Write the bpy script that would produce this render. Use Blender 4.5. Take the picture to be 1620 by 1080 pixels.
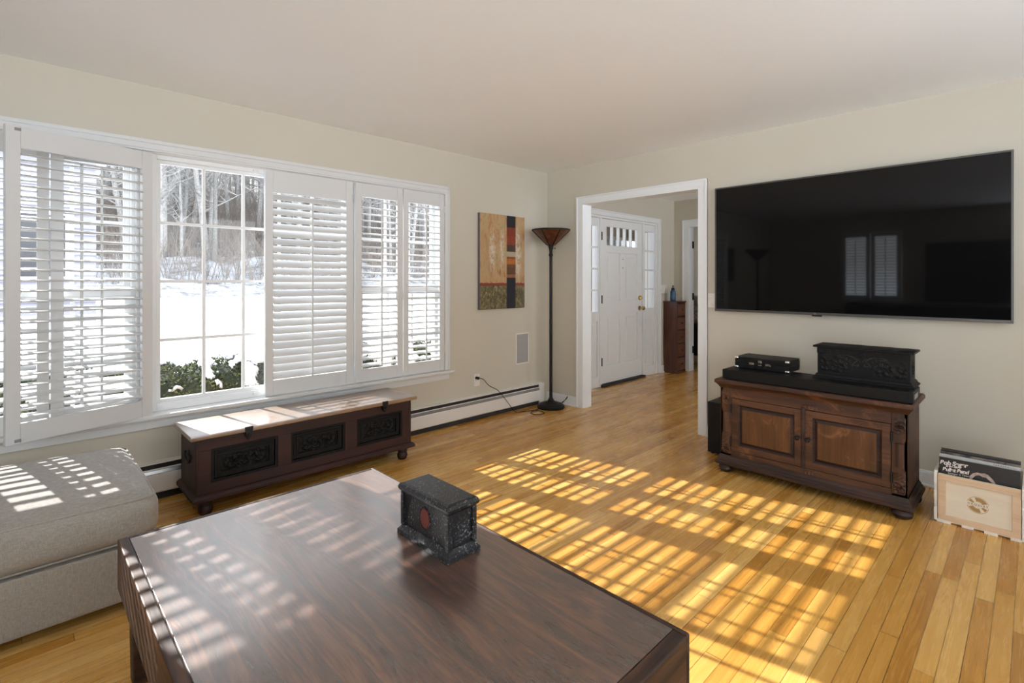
import bpy, bmesh, math, random
from mathutils import Vector, Matrix, noise
random.seed(7)
PI = math.pi
S = bpy.context.scene
COL = S.collection
for o in list(bpy.data.objects): bpy.data.objects.remove(o)

# ------------------------------------------------------------------ camera
cam_d = bpy.data.cameras.new('camera'); cam = bpy.data.objects.new('camera', cam_d); COL.objects.link(cam)
FPX = 806.0; YAW = math.atan2(828, 806)
cam_d.sensor_width = 36; cam_d.lens = FPX / 1620 * 36; cam_d.shift_y = -96 / 1620
cam.location = (0, 0, 1.286); cam.rotation_euler = (PI / 2, 0, YAW - PI / 2)
cam_d.clip_start = .05; cam_d.clip_end = 400
S.camera = cam
# ------------------------------------------------------------------ light
w = bpy.data.worlds.new('world'); S.world = w; w.use_nodes = True
bg = w.node_tree.nodes['Background']; bg.inputs[1].default_value = 1.0
wt = w.node_tree; wtc = wt.nodes.new('ShaderNodeTexCoord'); wsx = wt.nodes.new('ShaderNodeSeparateXYZ'); wr = wt.nodes.new('ShaderNodeValToRGB')
wmr = wt.nodes.new('ShaderNodeMapRange'); wmr.inputs['From Min'].default_value = -1; wmr.inputs['From Max'].default_value = 1
wt.links.new(wtc.outputs['Generated'], wsx.inputs[0]); wt.links.new(wsx.outputs[2], wmr.inputs[0]); wt.links.new(wmr.outputs[0], wr.inputs[0]); wt.links.new(wr.outputs[0], bg.inputs[0])
wy = wt.nodes.new('ShaderNodeMapRange'); wy.inputs['From Min'].default_value = -.25; wy.inputs['From Max'].default_value = .35; wy.inputs['To Min'].default_value = 1.0; wy.inputs['To Max'].default_value = .48
wt.links.new(wsx.outputs[1], wy.inputs[0]); wt.links.new(wy.outputs[0], bg.inputs[1])      # hazier, dimmer sky over the woods
el = wr.color_ramp.elements; el[0].position = 0; el[0].color = (2.40, 2.60, 2.88, 1); el[1].position = 1; el[1].color = (1.08, 1.2, 1.40, 1)     # sunlit snow below, clear sky above
e_ = el.new(.485); e_.color = (2.40, 2.60, 2.88, 1); e_ = el.new(.515); e_.color = (1.42, 1.46, 1.50, 1)
sd = bpy.data.lights.new('sun', 'SUN'); sd.energy = 3.05; sd.angle = .007; sd.color = (1, .98, .95)
sun = bpy.data.objects.new('sun', sd); COL.objects.link(sun)
sun.rotation_euler = Vector((.2, -1, -.606)).to_track_quat('-Z', 'Y').to_euler(); sun.location = (-4, 20, 16)
vs = S.view_settings
vs.view_transform = 'Standard'; vs.look = 'None'; vs.gamma = 1; vs.exposure = 2.03; vs.use_curve_mapping = False
cy = S.cycles
cy.use_denoising = True; cy.max_bounces = 10; cy.diffuse_bounces = 7; cy.glossy_bounces = 4
cy.transparent_max_bounces = 24; cy.sample_clamp_indirect = 6; cy.caustics_reflective = False; cy.caustics_refractive = False

# ------------------------------------------------------------------ materials
class NT:
    def __init__(s, name):
        s.m = bpy.data.materials.new(name); s.m.use_nodes = True
        s.t = s.m.node_tree; s.p = s.t.nodes['Principled BSDF']; s.out = s.t.nodes['Material Output']
        s.tc = s.n('ShaderNodeTexCoord')
    def n(s, k, **kw):
        x = s.t.nodes.new(k)
        for a, b in kw.items(): setattr(x, a, b)
        return x
    def l(s, a, b): s.t.links.new(a, b)
    def setin(s, sock, v):
        if isinstance(v, bpy.types.NodeSocket): s.l(v, sock)
        else: sock.default_value = v
    def m_(s, op, a, b=None, c=None, clamp=False):
        x = s.n('ShaderNodeMath', operation=op, use_clamp=clamp); s.setin(x.inputs[0], a)
        if b is not None: s.setin(x.inputs[1], b)
        if c is not None: s.setin(x.inputs[2], c)
        return x.outputs[0]
    def mapping(s, scale=(1, 1, 1), loc=(0, 0, 0), rot=(0, 0, 0), src=None):
        x = s.n('ShaderNodeMapping'); s.l(src or s.tc.outputs['Object'], x.inputs[0])
        x.inputs['Scale'].default_value = scale; x.inputs['Location'].default_value = loc; x.inputs['Rotation'].default_value = rot
        return x.outputs[0]
    def noise(s, vec, scale, detail=4, rough=.55, dist=0, out='Fac'):
        x = s.n('ShaderNodeTexNoise'); s.l(vec, x.inputs['Vector']); x.inputs['Scale'].default_value = scale
        x.inputs['Detail'].default_value = detail; x.inputs['Roughness'].default_value = rough; x.inputs['Distortion'].default_value = dist
        return x.outputs[out]
    def ramp(s, fac, stops, interp='LINEAR'):
        x = s.n('ShaderNodeValToRGB'); s.setin(x.inputs[0], fac); e = x.color_ramp; e.interpolation = interp
        while len(e.elements) > 1: e.elements.remove(e.elements[-1])
        for i, (p, c) in enumerate(stops):
            el = e.elements[0] if i == 0 else e.elements.new(p)
            el.position = p; el.color = (*c, 1) if len(c) == 3 else c
        return x.outputs[0]
    def mix(s, f, a, b, mode='MIX'):
        x = s.n('ShaderNodeMix', data_type='RGBA', blend_type=mode); s.setin(x.inputs[0], f)
        for i, v in ((6, a), (7, b)): s.setin(x.inputs[i], (*v, 1) if isinstance(v, tuple) and len(v) == 3 else v)
        return x.outputs[2]
    def bump(s, h, strength=.3, dist=.01):
        x = s.n('ShaderNodeBump'); s.l(h, x.inputs['Height']); x.inputs['Strength'].default_value = strength; x.inputs['Distance'].default_value = dist
        s.l(x.outputs[0], s.p.inputs['Normal'])
    def fin(s, col=None, rough=.5, metal=0, coat=0, spec=None, coat_r=.1):
        if col is not None: s.setin(s.p.inputs['Base Color'], (*col, 1) if isinstance(col, tuple) and len(col) == 3 else col)
        s.setin(s.p.inputs['Roughness'], rough); s.p.inputs['Metallic'].default_value = metal
        s.p.inputs['Coat Weight'].default_value = coat; s.p.inputs['Coat Roughness'].default_value = coat_r
        if spec is not None: s.p.inputs['Specular IOR Level'].default_value = spec
        return s.m

def plain(name, c, rough=.5, metal=0, nscale=30, var=.06, bump=0, coat=0, spec=None):
    t = NT(name); v = t.noise(t.tc.outputs['Object'], nscale, 5)
    a = tuple(max(0, x * (1 - var)) for x in c); b = tuple(min(1, x * (1 + var)) for x in c)
    col = t.ramp(v, [(.3, a), (.7, b)])
    if bump: t.bump(v, bump, .004)
    return t.fin(col, rough, metal, coat, spec)

def wood(name, dark, mid, light, axis=0, scale=1.0, rough=.4, coat=0, wear=None, bump=.15, contrast=(.3, .5, .72)):
    t = NT(name); st = [9, 9, 9]; st[axis] = 1.0
    v = t.mapping(tuple(x * scale for x in st))
    big = t.noise(v, .9, 5, .6, 1.6)
    st2 = [60, 60, 60]; st2[axis] = 2.2
    fine = t.noise(t.mapping(tuple(x * scale for x in st2)), 1.6, 3, .6, .4)
    f = t.m_('ADD', t.m_('MULTIPLY', big, .75), t.m_('MULTIPLY', fine, .25))
    col = t.ramp(f, [(contrast[0], dark), (contrast[1], mid), (contrast[2], light)])
    if wear:
        wv = t.noise(t.tc.outputs['Object'], 5, 6, .7, 1)
        col = t.mix(t.ramp(wv, [(.55, (0, 0, 0)), (.66, (.85, .85, .85))]), col, wear)
    t.bump(fine, bump, .002)
    r = t.m_('ADD', t.m_('MULTIPLY', big, .18), rough - .08)
    return t.fin(col, r, 0, coat)

def paint_mat(name, c, rough):
    t = NT(name); v = t.noise(t.tc.outputs['Object'], 180, 3)
    g = t.noise(t.tc.outputs['Object'], 1.3, 2)
    col = t.ramp(g, [(.3, tuple(x * .985 for x in c)), (.7, tuple(min(1, x * 1.012) for x in c))])
    t.bump(v, .04, .002); return t.fin(col, rough)

M = {}
M['wall'] = paint_mat('wall_paint', (.585, .545, .455), .75)
M['ceil'] = paint_mat('ceiling_paint', (.93, .965, .995), .85)
M['white'] = paint_mat('white_trim_paint', (.80, .82, .83), .38)
M['shutter'] = paint_mat('shutter_paint', (.66, .665, .665), .35)
M['ext'] = paint_mat('exterior_white_paint', (.78, .77, .76), .6)
M['trim_shaded'] = paint_mat('shaded_trim_paint', (.68, .685, .68), .4)  # trim white darkened to carry the window wall's dimmer light
M['heater'] = paint_mat('heater_enamel', (.80, .77, .72), .4)
M['black'] = plain('matte_black', (.006, .006, .007), .5, spec=.25)
M['slot'] = plain('dark_slot', (.02, .02, .022), .7)
M['steel'] = plain('brushed_steel', (.35, .34, .33), .32, .9)
M['chrome'] = plain('chrome', (.75, .74, .72), .15, 1)
M['brass'] = plain('aged_brass', (.55, .40, .2), .25, 1)
M['bronze'] = plain('dark_bronze', (.009, .008, .008), .42, .2, 60, .3, .1, spec=.3)
M['iron'] = plain('dark_iron', (.02, .02, .022), .5, .6, 80, .3, .2)
M['plate'] = plain('white_plastic', (.78, .76, .72), .35)
M['clip'] = plain('grey_catch_plastic', (.25, .25, .26), .4)
M['speaker'] = plain('grey_speaker_mesh', (.36, .35, .34), .7, 0, 300, .2)
M['snow'] = plain('snow', (.54, .55, .57), .8, 0, 3, .03, .3)
M['bottle'] = plain('blue_enamel_bottle', (.03, .085, .16), .35, .2)

def floor_mat():
    t = NT('oak_strip_floor'); sx = t.n('ShaderNodeSeparateXYZ'); t.l(t.tc.outputs['Object'], sx.inputs[0])
    x, y = sx.outputs[0], sx.outputs[1]
    W = .057
    ry = t.m_('DIVIDE', y, W); row = t.m_('FLOOR', ry); fy = t.m_('FRACT', ry)
    wn = t.n('ShaderNodeTexWhiteNoise', noise_dimensions='1D'); t.l(row, wn.inputs['W'])
    L = t.m_('ADD', .75, t.m_('MULTIPLY', wn.outputs[0], .55))
    rx = t.m_('ADD', t.m_('DIVIDE', x, L), t.m_('MULTIPLY', wn.outputs[0], 37.0))
    bi = t.m_('FLOOR', rx); fx = t.m_('FRACT', rx)
    cv = t.n('ShaderNodeCombineXYZ'); t.l(row, cv.inputs[0]); t.l(bi, cv.inputs[1])
    bn = t.n('ShaderNodeTexWhiteNoise', noise_dimensions='2D'); t.l(cv.outputs[0], bn.inputs['Vector'])
    gv = t.n('ShaderNodeCombineXYZ'); t.l(t.m_('MULTIPLY', x, 1.6), gv.inputs[0]); t.l(t.m_('MULTIPLY', y, 26), gv.inputs[1]); t.l(t.m_('MULTIPLY', bn.outputs[0], 60), gv.inputs[2])
    g = t.noise(gv.outputs[0], 1.2, 6, .6, 1.9)
    gf = t.n('ShaderNodeCombineXYZ'); t.l(t.m_('MULTIPLY', x, 6), gf.inputs[0]); t.l(t.m_('MULTIPLY', y, 300), gf.inputs[1]); t.l(bn.outputs[0], gf.inputs[2])
    gfn = t.noise(gf.outputs[0], 1, 3, .6)
    tone = t.m_('ADD', t.m_('MULTIPLY', bn.outputs[0], .46), t.m_('ADD', t.m_('MULTIPLY', g, .42), t.m_('MULTIPLY', gfn, .22)))
    col = t.ramp(tone, [(.24, (.38, .162, .026)), (.40, (.54, .262, .050)), (.60, (.63, .335, .078)), (.85, (.74, .455, .145))])
    k = t.noise(t.mapping((3, 9, 1)), 2.6, 5, .75)
    col = t.mix(t.ramp(k, [(.68, (0, 0, 0)), (.78, (.55, .55, .55))]), col, (.24, .12, .045))
    e = t.m_('MINIMUM', fy, t.m_('SUBTRACT', 1.0, fy)); ex = t.m_('MINIMUM', fx, t.m_('SUBTRACT', 1.0, fx))
    ge = t.m_('LESS_THAN', e, .020); gx = t.m_('LESS_THAN', ex, .0014); gap = t.m_('MAXIMUM', ge, gx)
    wn2 = t.m_('MULTIPLY', gap, t.m_('ADD', .5, t.m_('MULTIPLY', wn.outputs[0], .4)))
    col = t.mix(wn2, col, (.055, .024, .01))
    h = t.m_('SUBTRACT', t.m_('MULTIPLY', gfn, .12), gap)
    t.bump(h, .25, .0015)
    return t.fin(col, t.m_('ADD', .19, t.m_('MULTIPLY', g, .16)), 0, .15, coat_r=.12)
M['floor'] = floor_mat()

def glass_mat():
    m = bpy.data.materials.new('window_glass'); m.use_nodes = True; t = m.node_tree; t.nodes.clear()
    o = t.nodes.new('ShaderNodeOutputMaterial'); mx = t.nodes.new('ShaderNodeMixShader'); tr = t.nodes.new('ShaderNodeBsdfTransparent')
    gl = t.nodes.new('ShaderNodeBsdfGlossy'); gl.inputs['Roughness'].default_value = .02; tr.inputs[0].default_value = (.97, .98, .98, 1)
    fr = t.nodes.new('ShaderNodeFresnel'); fr.inputs[0].default_value = 1.45
    t.links.new(fr.outputs[0], mx.inputs[0]); t.links.new(tr.outputs[0], mx.inputs[1]); t.links.new(gl.outputs[0], mx.inputs[2]); t.links.new(mx.outputs[0], o.inputs[0])
    return m
M['glass'] = glass_mat()

def fabric_mat(name, a, b, sc=420):
    t = NT(name); v = t.mapping((1, 1, 1))
    n1 = t.noise(t.mapping((sc, sc, 60)), 1, 2); n2 = t.noise(t.mapping((60, 60, sc)), 1, 2)
    f = t.m_('ADD', t.m_('MULTIPLY', n1, .5), t.m_('MULTIPLY', n2, .5))
    col = t.ramp(f, [(.38, a), (.62, b)]); t.bump(f, .5, .002)
    t.p.inputs['Sheen Weight'].default_value = .25
    return t.fin(col, .9)
M['linen'] = fabric_mat('grey_linen', (.235, .213, .185), (.335, .310, .275))
M['sofa'] = fabric_mat('charcoal_fabric', (.04, .038, .04), (.09, .085, .085))
M['patterned'] = fabric_mat('black_white_throw', (.02, .02, .02), (.5, .48, .46), 90)

def table_mat():
    t = NT('rosewood'); sx = t.n('ShaderNodeSeparateXYZ'); t.l(t.tc.outputs['Object'], sx.inputs[0]); x, y = sx.outputs[0], sx.outputs[1]
    pl = t.m_('FLOOR', t.m_('DIVIDE', t.m_('ADD', x, 2.03), .145)); cv = t.n('ShaderNodeCombineXYZ')
    warp = t.noise(t.mapping((2.2, 1.2, 1)), 1.0, 2); wv = t.m_('ADD', x, t.m_('MULTIPLY', warp, .11))
    t.l(t.m_('MULTIPLY', wv, 13), cv.inputs[0]); t.l(t.m_('MULTIPLY', y, 1.6), cv.inputs[1]); t.l(t.m_('MULTIPLY', pl, 7.3), cv.inputs[2])
    big = t.noise(cv.outputs[0], 1.1, 6, .66, 1.5)
    c2 = t.n('ShaderNodeCombineXYZ'); t.l(t.m_('MULTIPLY', wv, 110), c2.inputs[0]); t.l(t.m_('MULTIPLY', y, 7), c2.inputs[1]); t.l(pl, c2.inputs[2])
    fine = t.noise(c2.outputs[0], 1.0, 4, .65)
    f = t.m_('ADD', t.m_('MULTIPLY', big, .72), t.m_('MULTIPLY', fine, .28))
    col = t.ramp(f, [(.36, (.008, .003, .002)), (.47, (.036, .011, .006)), (.55, (.078, .026, .013)), (.64, (.135, .055, .026)), (.76, (.20, .10, .052))])
    fx = t.m_('FRACT', t.m_('DIVIDE', t.m_('ADD', x, 2.03), .145)); seam = t.m_('LESS_THAN', t.m_('MINIMUM', fx, t.m_('SUBTRACT', 1.0, fx)), .006)
    col = t.mix(t.m_('MULTIPLY', seam, .6), col, (.012, .006, .004)); t.bump(fine, .22, .002)
    return t.fin(col, t.m_('ADD', .36, t.m_('MULTIPLY', big, .16)), 0, 1.0, .4, .25)
M['table'] = table_mat()
M['table_side'] = wood('rosewood_apron', (.009, .004, .003), (.040, .016, .008), (.11, .050, .022), 0, 1.0, .55, 0, contrast=(.40, .52, .66))
M['table_side_y'] = wood('rosewood_apron_long', (.009, .004, .003), (.040, .016, .008), (.11, .050, .022), 1, 1.0, .55, 0, contrast=(.40, .52, .66))
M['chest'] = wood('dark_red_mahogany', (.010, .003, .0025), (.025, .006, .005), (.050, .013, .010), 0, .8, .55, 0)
M['chestlid_glare'] = wood('mahogany_lid_sun_glare', (.09, .042, .017), (.19, .10, .042), (.30, .175, .08), 0, .8, .48, .5)  # lid tone raised above the body's to carry the sun glare on top
M['carved'] = plain('blackened_carved_wood', (.006, .0062, .0065), .55, 0, 40, .4, .2, spec=.22)
M['side'] = wood('worn_walnut', (0.01562, 0.00558, 0.002976), (0.05456, 0.01984, 0.009424), (0.155, 0.06587, 0.031), 1, 1.1, .52, 0, wear=(.17, .07, .03))
M['side_v'] = wood('worn_walnut_upright', (0.01562, 0.00558, 0.002976), (0.05456, 0.02083, 0.009424), (0.1705, 0.0713, 0.031), 2, 1.1, .52, 0, wear=(.16, .065, .03))
M['side_panel'] = wood('worn_walnut_panel', (0.0403, 0.01612, 0.00744), (0.093, 0.03844, 0.0155), (0.1798, 0.0806, 0.0341), 2, .9, .4, .1, wear=(.24, .11, .05))
M['side_dark'] = wood('dark_walnut_moulding', (0.0072, 0.00324, 0.00252), (0.0264, 0.01104, 0.00768), (0.0825, 0.036, 0.0225), 1, 1.1, .52, 0)
M['cab'] = wood('red_brown_cabinet', (0.04, 0.0112, 0.0072), (0.088, 0.0272, 0.0144), (0.152, 0.056, 0.028), 2, 1.2, .42, .1)
M['drawer'] = wood('drawer_front_wood', (.06, .022, .013), (.13, .052, .028), (.22, .10, .055), 0, 1.2, .5, 0)
M['crate'] = wood('pale_pine', (.60, .42, .26), (.72, .54, .36), (.80, .64, .46), 1, 1.3, .55)
M['crate_ply'] = wood('pale_plywood', (.72, .63, .49), (.80, .72, .58), (.86, .79, .66), 1, 1.0, .6, contrast=(.2, .5, .8))
M['crate_edge'] = plain('bleached_ply_edge', (.85, .82, .76), .6)
M['emblem'] = plain('scorched_emblem', (.42, .26, .10), .6)
M['letter'] = plain('scorched_letter', (.10, .07, .04), .6)

def speckle_mat():
    t = NT('black_speckled_carving'); v = t.noise(t.tc.outputs['Object'], 150, 3, .7); b = t.noise(t.tc.outputs['Object'], 18, 3)
    f = t.m_('ADD', v, t.m_('MULTIPLY', t.m_('SUBTRACT', b, .5), .35))
    col = t.ramp(f, [(.50, (.005, .0055, .007)), (.60, (.016, .017, .020)), (.69, (.26, .27, .29))])
    t.bump(v, .8, .003); return t.fin(col, .33, spec=.4)
M['speckle'] = speckle_mat()
M['maroon'] = plain('maroon_inlay', (.13, .018, .012), .4)
M['leather'] = plain('black_vinyl', (.006, .006, .006), .5, 0, 400, .3, .25, spec=.22)

def tvscreen():
    t = NT('television_glass'); v = t.noise(t.tc.outputs['Object'], 2, 1)
    return t.fin(t.ramp(v, [(0, (.0035, .0035, .004)), (1, (.0045, .0045, .005))]), .035, 0, 0, .27)
M['screen'] = tvscreen()
M['bezel'] = plain('gunmetal_bezel', (.10, .095, .09), .4, .6)

def mica():
    t = NT('amber_mica'); v = t.noise(t.tc.outputs['Object'], 16, 5, .65, 1.5)
    return t.fin(t.ramp(v, [(.34, (.022, .007, .004)), (.52, (.085, .022, .008)), (.72, (.19, .055, .018))]), .3)
M['mica'] = mica()

# ------------------------------------------------------------------ geometry helpers
class B:
    def __init__(s): s.v = []; s.f = []; s.mi = []; s.k = 0
    def add(s, vs, fs):
        o = len(s.v); s.v += [tuple(p) for p in vs]; s.f += [tuple(i + o for i in f) for f in fs]; s.mi += [s.k] * len(fs); return s
    def box(s, x0, x1, y0, y1, z0, z1, rz=0, c=None):
        vs = [(x, y, z) for z in (z0, z1) for x, y in ((x0, y0), (x1, y0), (x1, y1), (x0, y1))]
        if rz:
            cx, cy = c or ((x0 + x1) / 2, (y0 + y1) / 2); ca, sa = math.cos(rz), math.sin(rz)
            vs = [(cx + (x - cx) * ca - (y - cy) * sa, cy + (x - cx) * sa + (y - cy) * ca, z) for x, y, z in vs]
        return s.add(vs, [(3, 2, 1, 0), (4, 5, 6, 7), (0, 1, 5, 4), (1, 2, 6, 5), (2, 3, 7, 6), (3, 0, 4, 7)])
    def lathe(s, prof, c=(0, 0, 0), n=24, axis=2, a0=0, a1=2 * PI):
        full = abs(a1 - a0 - 2 * PI) < 1e-6; m = n if full else n + 1; vs = []
        for r, z in prof:
            for i in range(m):
                a = a0 + (a1 - a0) * i / n; p = [r * math.cos(a), r * math.sin(a), z]
                if axis == 0: p = [p[2], p[0], p[1]]
                if axis == 1: p = [p[0], p[2], p[1]]
                vs.append((p[0] + c[0], p[1] + c[1], p[2] + c[2]))
        fs = []
        for j in range(len(prof) - 1):
            for i in range(n if full else n):
                i2 = (i + 1) % m if full else i + 1
                q = (j * m + i, j * m + i2, (j + 1) * m + i2, (j + 1) * m + i)
                fs.append(q if axis != 1 else q[::-1])
        if full:
            if prof[0][0] > 1e-5: fs.append(tuple(range(m))[::-1])
            if prof[-1][0] > 1e-5: fs.append(tuple((len(prof) - 1) * m + i for i in range(m)))
        return s.add(vs, fs)
    def cyl(s, c, r, h, axis=2, n=20): return s.lathe([(r, 0), (r, h)], c, n, axis)
    def tube(s, pts, r, n=8):
        pts = [Vector(p) for p in pts]; vs = []; fs = []
        up = Vector((0, 0, 1)); last = None
        for i, p in enumerate(pts):
            d = (pts[min(i + 1, len(pts) - 1)] - pts[max(i - 1, 0)]).normalized()
            a = d.cross(up if abs(d.dot(up)) < .95 else Vector((1, 0, 0))) if last is None else (last - d * last.dot(d))
            a.normalize(); last = a; b = d.cross(a); rr = r[i] if isinstance(r, (list, tuple)) else r
            for k in range(n):
                t = 2 * PI * k / n; vs.append(p + a * rr * math.cos(t) + b * rr * math.sin(t))
        for i in range(len(pts) - 1):
            for k in range(n):
                k2 = (k + 1) % n; fs.append((i * n + k, i * n + k2, (i + 1) * n + k2, (i + 1) * n + k))
        fs.append(tuple(range(n))[::-1]); fs.append(tuple((len(pts) - 1) * n + k for k in range(n)))
        return s.add(vs, fs)
    def prism(s, poly, a, b, plane='xy'):
        n = len(poly)
        def mk(p, h):
            return {'xy': (p[0], p[1], h), 'xz': (p[0], h, p[1]), 'yz': (h, p[0], p[1])}[plane]
        vs = [mk(p, a) for p in poly] + [mk(p, b) for p in poly]
        fs = [tuple(range(n))[::-1], tuple(range(n, 2 * n))] + [(i, (i + 1) % n, (i + 1) % n + n, i + n) for i in range(n)]
        return s.add(vs, fs)
    def loft(s, rects):
        """stack of rectangles (x0,x1,y0,y1,z) -> moulded block"""
        vs = []; fs = []
        for x0, x1, y0, y1, z in rects: vs += [(x0, y0, z), (x1, y0, z), (x1, y1, z), (x0, y1, z)]
        for j in range(len(rects) - 1):
            for i in range(4): i2 = (i + 1) % 4; fs.append((j * 4 + i, j * 4 + i2, j * 4 + 4 + i2, j * 4 + 4 + i))
        fs.append((3, 2, 1, 0)); k = (len(rects) - 1) * 4; fs.append((k, k + 1, k + 2, k + 3))
        return s.add(vs, fs)
    def soft(s, x0, x1, y0, y1, z0, z1, r=.03, bt=0, bs=0, n=14):
        """rounded upholstered block, bt = dome of the top, bs = swell of the sides"""
        c = Vector(((x0 + x1) / 2, (y0 + y1) / 2, (z0 + z1) / 2)); h = Vector(((x1 - x0) / 2, (y1 - y0) / 2, (z1 - z0) / 2))
        idx = {}; vs = []; fs = []
        def g(i): # denser near the edges
            u = i / n * 2 - 1; return math.copysign(abs(u) ** .6, u) if u else 0
        def vert(i, j, k):
            key = (i, j, k)
            if key in idx: return idx[key]
            p = Vector((g(i) * h.x, g(j) * h.y, g(k) * h.z))
            q = Vector([max(-(h[a] - r), min(h[a] - r, p[a])) for a in range(3)]); d = p - q
            if d.length > 1e-9: p = q + d.normalized() * r
            u = [p[a] / h[a] for a in range(3)]
            w_ = [max(0, 1 - u[a] ** 2) for a in range(3)]
            p.z += (bt if p.z > 0 else 0) * w_[0] ** .6 * w_[1] ** .6 * max(0, u[2])
            p.x += bs * u[0] * w_[1] * w_[2]; p.y += bs * u[1] * w_[0] * w_[2]
            idx[key] = len(vs); vs.append(p + c); return idx[key]
        for a in range(n):
            for b_ in range(n):
                for lo in (0, n):
                    q = [(a, b_), (a + 1, b_), (a + 1, b_ + 1), (a, b_ + 1)]
                    if lo == 0: q = q[::-1]
                    fs.append([vert(i, j, lo) for i, j in q]); fs.append([vert(lo, i, j) for i, j in q]); fs.append([vert(j, lo, i) for i, j in q])
        return s.add(vs, fs)
    def build(s, name, mat, parent=None, bev=0, seg=2, smooth=False, mats=None):
        me = bpy.data.meshes.new(name); me.from_pydata(s.v, [], s.f); me.validate(); me.update()
        for m in (mats or [mat]): me.materials.append(m)
        if mats and len(me.polygons) == len(s.mi): me.polygons.foreach_set('material_index', s.mi)
        if smooth:
            me.polygons.foreach_set('use_smooth', [True] * len(me.polygons))
            me.set_sharp_from_angle(angle=math.radians(38))
        o = bpy.data.objects.new(name, me); COL.objects.link(o)
        if parent: o.parent = parent
        if bev:
            b = o.modifiers.new('bevel', 'BEVEL'); b.width = bev; b.segments = seg; b.limit_method = 'ANGLE'; b.angle_limit = math.radians(40)
        return o

def tag(o, label=None, cat=None, group=None, kind=None):
    if label: o['label'] = label
    if cat: o['category'] = cat
    if group: o['group'] = group
    if kind: o['kind'] = kind
    return o
def thing(name, label, cat, loc=(0, 0, 0), rz=0, group=None, kind=None):
    o = bpy.data.objects.new(name, None); o.empty_display_size = .1; COL.objects.link(o); o.location = loc; o.rotation_euler = (0, 0, rz)
    return tag(o, label, cat, group, kind)
def struct(o, label=None, cat=None): return tag(o, label, cat, None, 'structure')
def text_mesh(name, txt, size, mat, parent, mtx, depth=.0006, spacing=1.0, shear=0, font_bold=0):
    cu = bpy.data.curves.new(name, 'FONT'); cu.body = txt; cu.size = size; cu.extrude = depth; cu.align_x = 'CENTER'; cu.align_y = 'CENTER'
    cu.space_character = spacing; cu.shear = shear; cu.offset = font_bold
    t = bpy.data.objects.new(name + '_tmp', cu); COL.objects.link(t); bpy.context.view_layer.update()
    me = bpy.data.meshes.new_from_object(t.evaluated_get(bpy.context.evaluated_depsgraph_get()))
    bpy.data.objects.remove(t); me.name = name; me.transform(mtx); me.materials.clear(); me.materials.append(mat)
    o = bpy.data.objects.new(name, me); COL.objects.link(o); o.parent = parent; return o
def frame_mtx(origin, right, up):
    r = Vector(right).normalized(); u = Vector(up).normalized(); n = r.cross(u)
    return Matrix(((r.x, u.x, n.x, origin[0]), (r.y, u.y, n.y, origin[1]), (r.z, u.z, n.z, origin[2]), (0, 0, 0, 1)))

XB, YA, CH = 4.098, 3.664, 2.44
# ------------------------------------------------------------------ room shell
def wall(name, axis, a0, a1, t0, t1, z0, z1, holes, mat, label):
    b = B(); cuts = sorted({a0, a1, *[h[0] for h in holes], *[h[1] for h in holes]})
    for p, q in zip(cuts, cuts[1:]):
        hs = sorted([(h[2], h[3]) for h in holes if h[0] <= p + 1e-6 and h[1] >= q - 1e-6]); z = z0
        for lo, hi in hs + [(z1, z1)]:
            if lo - z > 1e-4:
                if axis == 'x': b.box(p, q, t0, t1, z, lo)
                else: b.box(t0, t1, p, q, z, lo)
            z = hi
    return struct(b.build(name, mat), label, 'wall')

WX0, WX1, WZ0, WZ1 = -.300, 2.725, .495, 2.052          # the triple window's opening
wall('wall_left', 'x', -2.5, 4.218, YA, YA + .19, 0, CH, [(WX0, WX1, WZ0 - .015, WZ1 + .006)], M['wall'], 'beige painted wall around the wide shuttered window')
OY0, OY1, OZ = 1.958, 3.190, 2.065                       # cased opening to the hall
wall('wall_right', 'y', -2.3, YA, XB, XB + .12, 0, CH, [(OY0, OY1, -.01, OZ)], M['wall'], 'beige painted wall behind the television')
wall('wall_back', 'x', -2.5, 8.0, -2.42, -2.3, 0, CH, [(.2, 3.4, 1.0, 2.4), (4.4, 6.8, .6, 2.4)], M['wall'], 'beige wall behind the viewer with glazing added for light')
wall('wall_side', 'y', -2.3, YA, -2.62, -2.5, 0, CH, [(1.55, 2.42, .95, 2.12), (-2.2, .2, .05, 2.4)], M['wall'], 'beige wall opposite the television')
DX0, DX1, DZ = 4.72, 6.385, 2.075                        # front door with sidelights
wall('wall_hall_left', 'x', 4.218, 6.974, YA, YA + .16, 0, CH, [(DX0, DX1, -.01, DZ)], M['wall'], 'pale beige hall wall around the front door')
wall('wall_hall_right', 'y', -2.3, YA, 6.854, 6.974, 0, CH, [(2.62, 3.44, -.01, 2.06)], M['wall'], 'pale beige hall wall with the doorway to the next room')
wall('wall_far_right', 'y', 1.2, 5.4, 9.6, 9.7, 0, CH, [], M['wall'], 'beige wall of the room beyond the hall')
wall('wall_far_left', 'x', 6.974, 9.6, 5.4, 5.5, 0, CH, [(7.4, 8.8, .9, 2.1)], M['wall'], 'beige end wall of the room beyond the hall')
wall('wall_far_back', 'x', 6.974, 9.6, 1.1, 1.2, 0, CH, [], M['wall'], 'beige near wall of the room beyond the hall')
struct(B().box(-2.62, 9.7, -2.42, 5.5, -.12, 0).build('floor', M['floor']), 'honey oak strip floor', 'floor')
cb = B().box(-2.62, 6.974, -2.42, YA + .19, CH, CH + .12).box(6.974, 9.7, -2.42, 5.5, CH, CH + .12)
struct(cb.build('ceiling', M['ceil']), 'plain white ceiling', 'ceiling')
b = B().box(XB - .001, XB, OY1, 3.1, 0, .01)
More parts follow.
